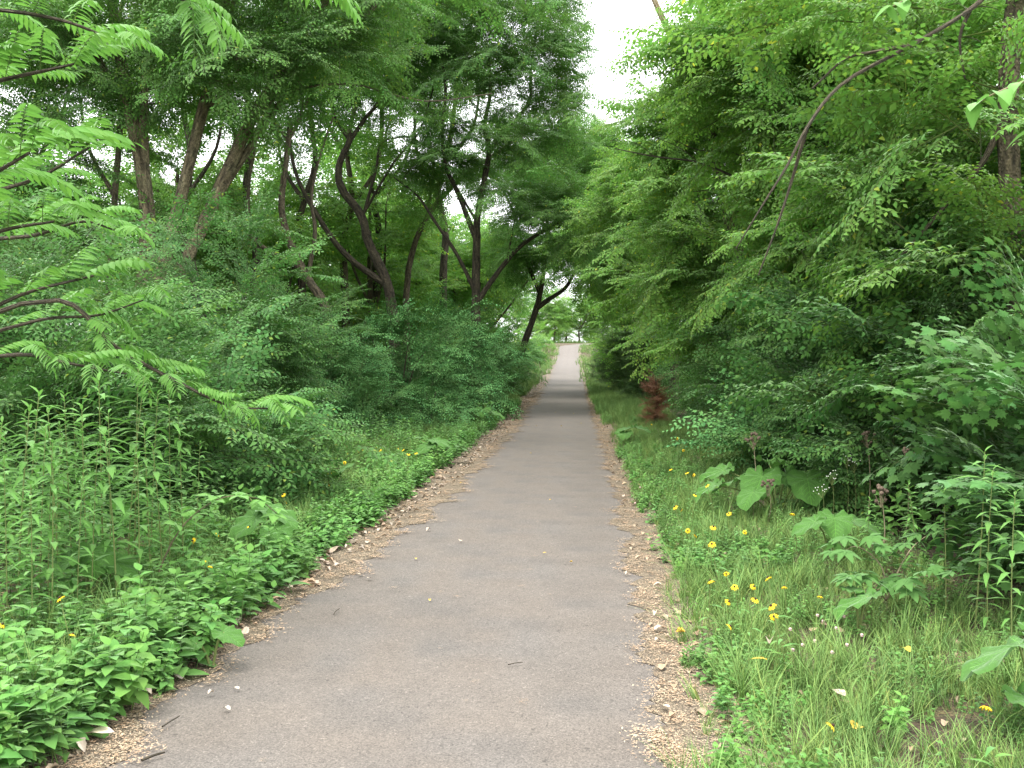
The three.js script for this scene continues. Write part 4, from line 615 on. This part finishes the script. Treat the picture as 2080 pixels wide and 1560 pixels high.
{
  const H = [0.36, 0.42, 0.32, 0.45, 0.38, 0.29, 0.4], D = [V(0.1, 0.6, 0.9), V(-0.7, 1, 0.2), V(0.8, 0.7, 0.3), V(-0.1, 0.9, 0.5), V(0.2, 1, -0.5), V(-0.9, 0.5, 0.5), V(0.3, 0.25, 1)].map((f, k) => daisy(H[k], 751 + k, f)); R = rng(760);
  const put = (list, label, group) => list.forEach(([u, v], k) => { const i = Math.floor(R() * 7), sc = rnd(0.82, 1.12), p = onGround(u, v, H[i] * sc); putPlant(D[i], 'yellow_daisy', label, 'flower', group, p.x, p.z, rnd(-1.1, 1.1), sc, 0); });
  put([[122, 1215], [148, 1288], [392, 1098], [443, 1085], [500, 1050], [507, 1070], [413, 1140], [4, 1268], [428, 1150]], 'yellow daisy with dark centre among the tall weeds and bright ground cover', 'daisies by the tall weeds');
  put([[548, 965], [562, 960], [588, 985], [615, 985], [582, 1020], [728, 917], [738, 913], [765, 908], [758, 917], [772, 914], [810, 912], [818, 914], [845, 920], [830, 922], [670, 960], [575, 1005], [795, 930], [668, 985], [700, 940]], 'yellow daisy in the flowery verge in front of the blue-green shrubs', 'daisies in front of the shrubs');
  put([[1376, 891], [1388, 915], [1362, 953], [1395, 960], [1409, 965], [1436, 986], [1412, 1005], [1371, 1030], [1384, 1036], [1480, 1043], [1413, 1088], [1449, 1070], [1446, 1105], [1513, 1081], [1397, 1078], [1443, 1180], [1475, 1165], [1492, 1192], [1531, 1191], [1534, 1217], [1560, 1174], [1480, 1222], [1483, 1272], [1572, 1252], [1567, 1231], [1593, 1192], [1610, 1043], [1666, 1211], [1324, 862]], 'yellow daisy with dark centre in the grass between path and thicket', 'daisies in the grass verge');
  put([[1690, 1474]], 'lone yellow daisy low in the grass near fallen yellow leaves', undefined); put([[2004, 1435]], 'lone yellow daisy under the huge burdock leaf', undefined);
}

// ---------------------------------------------------------------- grass, ground cover, undergrowth
function tuft(seed, n, h, w = 0.005) { R = rng(seed); const B = new Geo(); for (let k = 0; k < n; k++) { const a = rnd(0, 6.28), o = V(gauss() * 0.035, 0, gauss() * 0.035), lean = rnd(0.1, 0.8), L = h * rnd(0.5, 1.1), s = V(-Math.sin(a), 0, Math.cos(a)), c = R() < 0.12 ? [1.9, 1.35, 1.5] : vary(0.18, 0.12), P = (t) => o.clone().add(V(Math.cos(a) * lean * L * t * t, L * t * (1 - 0.35 * lean * t), Math.sin(a) * lean * L * t * t)); let l = null, r = null; for (const t of [0, 0.4, 0.75, 1]) { const p = P(t), q = w * rnd(0.8, 1.2) * (1 - t * t) / 2, i = B.v(p.x - s.x * q, p.y, p.z - s.z * q, c), j = t < 1 ? B.v(p.x + s.x * q, p.y, p.z + s.z * q, c) : i; if (l !== null) { B.t(l, r, j); if (j !== i) B.t(l, j, i); } l = i; r = j; } } return B.build(); }
function sprig(seed, h, n, L, W, st = OVATE) { R = rng(seed); const B = new Geo(), top_ = V(gauss() * 0.06, h, gauss() * 0.06); tube(B, [V(0, -0.02, 0), top_.clone().multiplyScalar(0.5), top_], 0.002, 0.001, 3, 1, 0, [0.9, 0.7, 0.8]); for (let k = 0; k < n; k++) { const t = 0.2 + 0.8 * (k + 1) / n, a = Math.floor(k / 2) * 1.57 + (k % 2) * 3.14 + gauss() * 0.4, s = rnd(0.75, 1.15) * (t > 0.85 ? 0.75 : 1); leaf(B, top_.clone().multiplyScalar(t), V(Math.cos(a), t > 0.9 ? 0.6 : 0.15 + 0.2 * gauss(), Math.sin(a)).normalize(), V(0.15 * gauss(), 1, 0.15 * gauss()).normalize(), L * s, W * s, vary(0.12, 0.07), st, rnd(0.1, 0.35), rnd(0.1, 0.5)); } return B.build(); }
const clump = (seed, geos, n, r) => [0, 1, 2, 3].map((j) => { R = rng(seed + j * 31); return join(Array.from({ length: n }, (_, k) => { const a = rnd(0, 6.283), q = r * Math.sqrt(R()); return [geos[k % geos.length], new THREE.Matrix4().makeTranslation(Math.cos(a) * q, 0, Math.sin(a) * q).multiply(new THREE.Matrix4().makeRotationFromEuler(new THREE.Euler(gauss() * 0.25, rnd(0, 6.283), gauss() * 0.25, 'YXZ'))).scale(V(1, 1, 1).multiplyScalar(rnd(0.65, 1.25))), vary(0.14, 0.07)]; })); });
let tufts = [tuft(801, 16, 0.3), tuft(802, 20, 0.24), tuft(803, 13, 0.4)], sprigs = [sprig(811, 0.2, 10, 0.065, 0.037), sprig(812, 0.26, 13, 0.06, 0.034), sprig(813, 0.14, 8, 0.075, 0.044)], tiny = [sprig(821, 0.1, 9, 0.03, 0.02), sprig(822, 0.14, 11, 0.028, 0.017)], herbs = [sprig(831, 0.5, 18, 0.1, 0.05), sprig(832, 0.65, 22, 0.09, 0.045), sprig(833, 0.4, 14, 0.12, 0.06)];
const tuftsFar = clump(841, tufts, 7, 0.28); tufts = clump(842, tufts, 6, 0.13); const sprigsC = clump(843, sprigs, 5, 0.1), tinyC = clump(844, tiny, 8, 0.11), herbsC = clump(845, herbs, 5, 0.3);
function field(name, geos, m, label, category, sample, n, size = [0.75, 1.25], tilt = 0.25, amount = 0.16) {
  const G = new THREE.Group(); G.name = numbered(name); G.userData = { kind: 'stuff', label, category }; scene.add(G); const list = [];
  for (let k = 0; k < n; k++) { const q = sample(); if (!q) continue; const [x, d, s = 1] = q; list.push([new THREE.Matrix4().makeTranslation(x, ground(x, -d) + (q[3] ?? 0), -d).multiply(new THREE.Matrix4().makeRotationFromEuler(new THREE.Euler(gauss() * tilt, rnd(0, 6.283), gauss() * tilt, 'YXZ'))).scale(V(1, 1, 1).multiplyScalar(s * rnd(...size))), Math.floor(R() * 97)]); }
  scatter(name, geos, m, list, G, amount);
}
const edgeL = (d) => centre(d) - HALF + 0.15 + 0.1 * noise(d * 0.7, 40) + 0.05 * noise(d * 2.3, 44), edgeR = (d) => centre(d) + HALF + 0.02 - 0.16 * (1 - smooth(3, 7, d)) + 0.08 * noise(d * 0.8, 50) + 0.04 * noise(d * 2.7, 54);
const depthIn = (a, b, pow = 1.8) => a + (b - a) * Math.pow(R(), pow);
R = rng(850);
field('grass', tufts, M.grass, 'long green grass of the flowery verge by the tall weeds', 'grass', () => { const d = depthIn(3, 60), x = edgeL(d) - 0.25 - Math.pow(R(), 1.1) * clamp(0.8 + (d - 6) * 0.22, 0.9, 3.2); return [x, d, d > 25 ? 1.3 : 1]; }, 2000);
field('grass', tufts, M.grass, 'green and straw-coloured grass between path and thicket', 'grass', () => { const d = depthIn(2.4, 60), x = edgeR(d) + Math.pow(R(), 0.9) * (1.9 + (d < 6 ? 0.6 : 0)), far = x - edgeR(d) > 0.75; return far && d < 12 && R() < 0.2 ? null : [x, d, d > 25 ? 1.2 : far ? 0.75 : 0.85]; }, 2700, [0.6, 1.2]);
field('ground_cover', sprigsC, M.cover, 'bright green leafy ground cover spilling toward the chaff below the tall weeds', 'ground cover', () => { const d = depthIn(2.5, 34, 1.7), x = edgeL(d) - Math.pow(R(), 1.4) * (d < 8 ? 0.9 : 0.8); return [x, d, d > 14 ? 1.1 : d < 7 ? 1.3 : 1.1]; }, 1500, [0.6, 1.25]);
field('ground_cover', sprigsC, M.cover, 'leafy ground cover along the asphalt edge below the thicket', 'ground cover', () => { const d = depthIn(7, 60, 1.4), x = edgeR(d) + Math.pow(R(), 1.5) * 0.9; return noise(d * 0.3, 77) > -0.3 ? [x, d, 1] : null; }, 800, [0.5, 1]);
field('ground_cover', sprigsC, M.cover, 'small leafy patch at the asphalt edge in the grass', 'ground cover', () => { const d = rnd(3.2, 5.2), x = edgeR(d) + 0.05 + Math.pow(R(), 1.6) * 0.8; return [x, d, 0.8]; }, 40, [0.5, 1]);
field('clover_patch', tinyC, M.weed, 'low clover leaves in the grass between path and thicket', 'clover', () => { const d = depthIn(2.6, 20, 1.4), x = edgeR(d) + 0.1 + R() * 2.2; return noise(x * 0.9, d * 0.6) > -0.25 ? [x, d, 1] : null; }, 800);
field('ground_cover', herbsC, M.weed, 'mixed low weeds filling the ground below the tall weeds', 'ground cover', () => { const d = depthIn(3, 30, 1.3), x = edgeL(d) - 0.7 - R() * (1.6 + d * 0.14); return [x, d, 0.8]; }, 420);
field('undergrowth', herbsC, M.weed, 'shady green undergrowth under the trees on the shrub side', 'undergrowth', () => { const d = rnd(4, 75), x = centre(d) - 4.2 - R() * 14 - clamp(d - 8, 0, 12) * 0.12; return [x, d, 1.2]; }, 700, [0.7, 1.5]);
field('undergrowth', herbsC, M.weed, 'shady green undergrowth inside the thicket', 'undergrowth', () => { const d = depthIn(3.5, 75, 1.5), x = centre(d) + 3.6 + Math.pow(R(), 1.4) * 10; return [x, d, 0.9]; }, 560, [0.6, 1.4]);
field('meadow_grass', tuftsFar, M.grass, 'sunny grass on the rise where the path turns off', 'grass', () => { const d = rnd(60, 175), s = R() < 0.5 ? -1 : 1, x = centre(d) + s * (1.55 + Math.pow(R(), 1.5) * 8); return d > 120 && d < 142 && s > 0 && x < 30 && Math.abs(x - 3) < 0 ? null : d > 124 ? [rnd(-14, 14), d < 141 ? 141 + R() * 30 : d, 2.2] : [x, d, 1.9]; }, 1100);

// ---------------------------------------------------------------- litter on the path edges
function flake(seed) { R = rng(seed); const B = new Geo(); for (let k = 0; k < 46; k++) { const a = rnd(0, 6.28), c = vary(0.3, 0.12); leaf(B, V(gauss() * 0.07, 0.002 + R() * 0.004, gauss() * 0.07), V(Math.cos(a), 0.12 * gauss(), Math.sin(a)).normalize(), V(0.3 * gauss(), 1, 0.3 * gauss()).normalize(), rnd(0.008, 0.022), rnd(0.003, 0.006), c, PLAIN, 0.3, 0); } return B.build(); }
function dryLeaf(seed, L = 0.085, W = 0.052) {
  R = rng(seed); const B = new Geo(), n = 7, fold = rnd(0.15, 0.9), curl = rnd(-0.5, 0.7), twist = rnd(-1.2, 1.2), c = vary(0.1, 0.06), rows = [];
  for (let i = 0; i <= n; i++) { const t = i / n, w = W / 2 * Math.pow(Math.sin(Math.PI * Math.min(1, 0.06 + t * 0.94)), 0.75) * (1 + 0.14 * Math.sin(i * 2.3 + seed)), x = (t - 0.5) * L * (1 - 0.2 * Math.abs(curl)), y0 = 0.006 + curl * L * (t - 0.5) ** 2 * 1.6 + 0.01; rows.push([-1, -0.5, 0, 0.5, 1].map((q) => { const f = fold + twist * (t - 0.5) * Math.sign(q || 1) * 0.6, m = q ? 0.92 + 0.16 * R() : 0.8; return B.v(x, Math.max(0.001, y0 + Math.abs(q) * w * f * (Math.abs(q) < 1 ? 0.7 : 1)), q * w * (1 - 0.3 * Math.abs(f)), c.map((z) => z * m)); })); }
  for (let i = 0; i < n; i++) for (let k = 0; k < 4; k++) { const [p, q, r, u] = [rows[i][k], rows[i][k + 1], rows[i + 1][k], rows[i + 1][k + 1]]; B.t(p, q, u); B.t(p, u, r); }
  return B.build();
}
const flakes = [1, 2, 3].map((k) => flake(860 + k)), dryLeaves = [1, 2, 3, 4, 5].map((k) => dryLeaf(870 + k));
const dryMat = (r, g, b) => leafMaterial(r, g, b, 0, 0), DRY = { pale: dryMat(0.38, 0.305, 0.24), tan: dryMat(0.36, 0.262, 0.175), yellow: dryMat(0.62, 0.42, 0.06), white: dryMat(0.52, 0.44, 0.35), brown: dryMat(0.22, 0.13, 0.08) };
R = rng(880);
const litterAt = (d, sg) => { const inn = sg < 0 ? innerL(d) : innerR(d), out = sg * 1.68; return inn + (out - inn) * (1.05 - Math.pow(R(), 0.8) * 1.14); };
function litter(name, geos, m, label, n, sample, size, tilt) { const G = new THREE.Group(); G.name = numbered(name); G.userData = { kind: 'stuff', label, category: 'litter' }; scene.add(G); const list = []; for (let k = 0; k < n; k++) { const [x, d, s = 1] = sample(), y = Math.max(rise(d) + 0.004 - 0.012 * ((x - centre(d)) / HALF) ** 2, ground(x, -d)); list.push([new THREE.Matrix4().makeTranslation(x, y + 0.006, -d).multiply(new THREE.Matrix4().makeRotationFromEuler(new THREE.Euler(gauss() * tilt, rnd(0, 6.283), gauss() * tilt, 'YXZ'))).scale(V(1, 1, 1).multiplyScalar(s * rnd(...size))), Math.floor(R() * 97)]); } scatter(name, geos, m, list, G, 0.25); }
litter('chaff', flakes, DRY.tan, 'tan chaff and seed husks scattered along both path edges', 3400, () => { const d = depthIn(2.6, 45, 1.6), sg = R() < 0.6 ? -1 : 1; return [centre(d) + litterAt(d, sg), d, 1 + d * 0.02]; }, [0.6, 1.4], 0.08);
litter('chaff', flakes, DRY.tan, 'sparse specks of chaff on the open asphalt', 60, () => { const d = depthIn(2.8, 30, 1.4); return [centre(d) + rnd(-1.2, 1.2), d, 0.5]; }, [0.4, 1], 0.05);
litter('leaf_litter', dryLeaves, DRY.pale, 'crumpled dry leaves drifted against the verge below the shrubs', 1900, () => { const d = depthIn(2.8, 45, 1.1); return [centre(d) - 1.68 + Math.pow(R(), 1.2) * (1.5 + innerBase(d)), d]; }, [0.35, 0.95], 0.3);
litter('leaf_litter', dryLeaves, DRY.tan, 'brown dry leaves in the drift along the path and under the verge', 2400, () => { const d = depthIn(2.8, 60, 1.1), sg = R() < 0.75 ? -1 : 1; return [centre(d) + sg * (1.66 - Math.pow(R(), 1.1) * (sg < 0 ? 1.55 + innerBase(d) : 0.4)), d]; }, [0.35, 0.95], 0.3);
litter('leaf_litter', dryLeaves, DRY.tan, 'old brown leaves lying in the grass and under the bushes', 1700, () => { const d = depthIn(2.6, 25, 1.3), sg = R() < 0.5 ? -1 : 1; return [centre(d) + sg * (1.6 + R() * 4), d]; }, [0.5, 1.1], 0.3);
// single fallen leaves
function fallen(u, v, size, m, geo, label, group, lift = 0) { const p = onGround(u, v, 0.02 + lift), d = -p.z, o = top('fallen_leaf', dryLeaves[geo], m, null, label, 'leaf', group), y = Math.max(rise(d), ground(p.x, p.z)); o.position.set(p.x, y + 0.012 + lift, p.z); o.rotation.set(rnd(-0.15, 0.15), rnd(0, 6.28), rnd(-0.15, 0.15)); o.scale.setScalar(size); }
R = rng(890);
fallen(198, 1512, 1.7, DRY.white, 0, 'big crumpled near-white leaf lying on the chaff by the ground cover');
fallen(355, 1385, 1.5, DRY.white, 1, 'long white curled leaf at the edge of the ground cover');
fallen(1383, 1300, 1.1, DRY.yellow, 2, 'curled yellow-brown leaf at the grass edge by the chaff', undefined, 0.03);
fallen(1541, 1356, 1.15, DRY.yellow, 3, 'bright yellow folded leaf caught in the grass', undefined, 0.1);
fallen(1563, 1316, 1, DRY.pale, 4, 'pale tan leaf caught upright in the grass', undefined, 0.12);
fallen(1702, 1420, 1.2, DRY.white, 0, 'whitish curled leaf lying in the short grass', undefined, 0.04);
fallen(1838, 1335, 1.1, DRY.yellow, 1, 'yellow leaf in the grass near the huge burdock leaf', undefined, 0.05);
fallen(1742, 1492, 1, DRY.yellow, 2, 'dull yellow leaf in the grass beside the lone daisy', undefined, 0.05);
for (const [u, v, s] of [[870, 1082, 0.7], [935, 1106, 0.55], [732, 1175, 0.55], [750, 1183, 0.6], [460, 1452, 0.55], [428, 1420, 0.55], [480, 1410, 0.45], [1337, 1200, 0.9], [1340, 1288, 1], [1330, 1255, 0.7], [1270, 1172, 0.6], [700, 1110, 0.9], [770, 1065, 0.9], [815, 1045, 0.8], [640, 1165, 0.9], [705, 1118, 0.8], [590, 1205, 0.8], [485, 1270, 0.8], [405, 1350, 0.9], [300, 1420, 0.9], [330, 1372, 0.9], [1265, 1015, 0.8], [1255, 985, 0.7], [1335, 1310, 0.6], [1352, 1450, 0.7]]) fallen(u, v, s, DRY.white, Math.floor(R() * 5), 'whitish dry leaf lying on the asphalt or its chaff', 'pale leaves on the path');
for (const [u, v, s] of [[845, 1142, 0.45], [1160, 1150, 0.5], [873, 1227, 0.4], [1118, 1020, 0.45], [1090, 868, 0.6], [1165, 842, 0.6], [1180, 862, 0.5], [1078, 924, 0.5], [1107, 1130, 0.4], [935, 985, 0.4], [1140, 868, 0.5], [1128, 840, 0.5]]) fallen(u, v, s, DRY.yellow, Math.floor(R() * 5), 'small yellow leaf lying on the open asphalt', 'yellow leaves on the path');
for (let k = 0; k < 60; k++) { const d = depthIn(3, 18, 1.2), x = centre(d) - 1.62 + Math.pow(R(), 1.4) * 0.55, o = top('fallen_leaf', pick(dryLeaves), pick([DRY.pale, DRY.pale, DRY.tan, DRY.white]), null, 'dry curled leaf in the drift below the verge of weeds and shrubs', 'leaf', 'dry leaves in the drift'); o.position.set(x, Math.max(rise(d), ground(x, -d)) + 0.018, -d); o.rotation.set(rnd(-0.4, 0.4), rnd(0, 6.28), rnd(-0.4, 0.4)); o.scale.setScalar(rnd(0.7, 1.3)); }
function stick(label, pts, r, group) { const P = pts.map(([u, v, h = 0.012]) => { const p = onGround(u, v, 0.03 + h); p.y = Math.max(rise(-p.z), ground(p.x, p.z)) + h + r; return p; }), B = new Geo(); tube(B, P, r, r * 0.6, 6, 4, 0.15); top('fallen_stick', B.build(), M.midBark, null, label, 'stick', group); }
stick('thin brown stick lying at the chaff edge on the asphalt', [[288, 1550], [312, 1540], [335, 1533]], 0.006);
stick('short bent twig in the chaff by the ground cover', [[330, 1480], [345, 1470], [365, 1458]], 0.004); stick('tiny straight twig on the open asphalt', [[1032, 1353], [1045, 1350], [1062, 1348]], 0.003); stick('small dark twig near the chaff across the asphalt', [[678, 1250], [683, 1243], [690, 1238]], 0.003);
// dry burdock stalks with brown burrs, pink clover heads, small white flowers
{
  const burrM = new THREE.MeshStandardMaterial({ color: new THREE.Color().setRGB(0.12, 0.085, 0.06), roughness: 1 }), burr = new THREE.IcosahedronGeometry(0.016, 1); { const p = burr.attributes.position; for (let i = 0; i < p.count; i++) { const k = 1 + 0.35 * noise(p.getX(i) * 300, p.getY(i) * 300 + p.getZ(i) * 170); p.setXYZ(i, p.getX(i) * k, p.getY(i) * k, p.getZ(i) * k); } burr.computeVertexNormals(); }
  R = rng(900);
  for (const [u, v, d, h] of [[1530, 890, 9.6], [1762, 885, 9], [1790, 1000, 7.2], [1840, 920, 8.2], [1560, 985, 9.2]]) {
    const p = at(u, v, d), b = gp(p), T = thing('dry_burdock_stalk', 'dry brown stalk with clustered burrs among the burdock leaves', 'plant', b, 'dry stalks'), B = new Geo(), hh = p.y - b.y; tube(B, [V(0, 0, 0), V(0.03, hh * 0.5, 0), V(0, hh, 0)], 0.006, 0.003, 5, 3, 0.1); part('stalk', B.build(), M.cane, T);
    for (let k = 0; k < 12; k++) { const o = part('burr', burr, burrM, T); o.position.set(gauss() * 0.07, hh + gauss() * 0.06, gauss() * 0.06); o.rotation.set(R() * 3, R() * 3, 0); const q = new Geo(); tube(q, [V(0, hh - 0.12, 0), o.position.clone()], 0.002, 0.0015, 3, 1, 0); part('twig', q.build(), M.cane, T); }
  }
  const pinkM = new THREE.MeshStandardMaterial({ color: new THREE.Color().setRGB(0.62, 0.42, 0.4), roughness: 1 }), whiteM = new THREE.MeshStandardMaterial({ color: new THREE.Color().setRGB(0.8, 0.8, 0.72), roughness: 1 });
  for (const [u, v] of [[1714, 1252], [1660, 1250], [1672, 1262], [1698, 1276], [1655, 1302], [1605, 1278], [1610, 1320], [1720, 1310], [1690, 1325], [1290, 1022], [1300, 990], [1322, 1005], [1630, 1310], [1750, 1290]]) { const p = onGround(u, v, 0.16), b = gp(p), T = thing('clover_flower', 'small pink-white clover head in the grass', 'flower', b, 'clover heads in the grass'), B = new Geo(); tube(B, [V(0, 0, 0), V(0.01, 0.08, 0), V(0, 0.16, 0)], 0.0016, 0.0012, 4, 1, 0); part('stem', B.build(), M.stem, T); const o = part('flower_head', burr, pinkM, T); o.position.y = 0.16; o.scale.setScalar(0.62); }
  for (const [u, v, d] of [[1720, 930, 9], [1690, 965, 8.8], [1670, 990, 8.7], [1735, 940, 9]]) { const p = at(u, v, d), b = gp(p), h = p.y - b.y, T = thing('white_flower', 'thin stem topped with tiny white flowers among the burdock', 'flower', b, 'tiny white flowers'), B = new Geo(); tube(B, [V(0, 0, 0), V(0.02, h * 0.5, 0), V(0, h, 0)], 0.0025, 0.0015, 4, 2, 0); part('stem', B.build(), M.stem, T); for (let k = 0; k < 12; k++) { const o = part('blossom', burr, whiteM, T); o.position.set(gauss() * 0.06, h + gauss() * 0.05, gauss() * 0.06); o.scale.setScalar(0.3); const q = new Geo(); tube(q, [V(0, h - 0.1, 0), o.position.clone()], 0.0012, 0.001, 3, 1, 0); part('flower_stalk', q.build(), M.stem, T); } }
}
shadows(scene);
renderer.render(scene, camera);
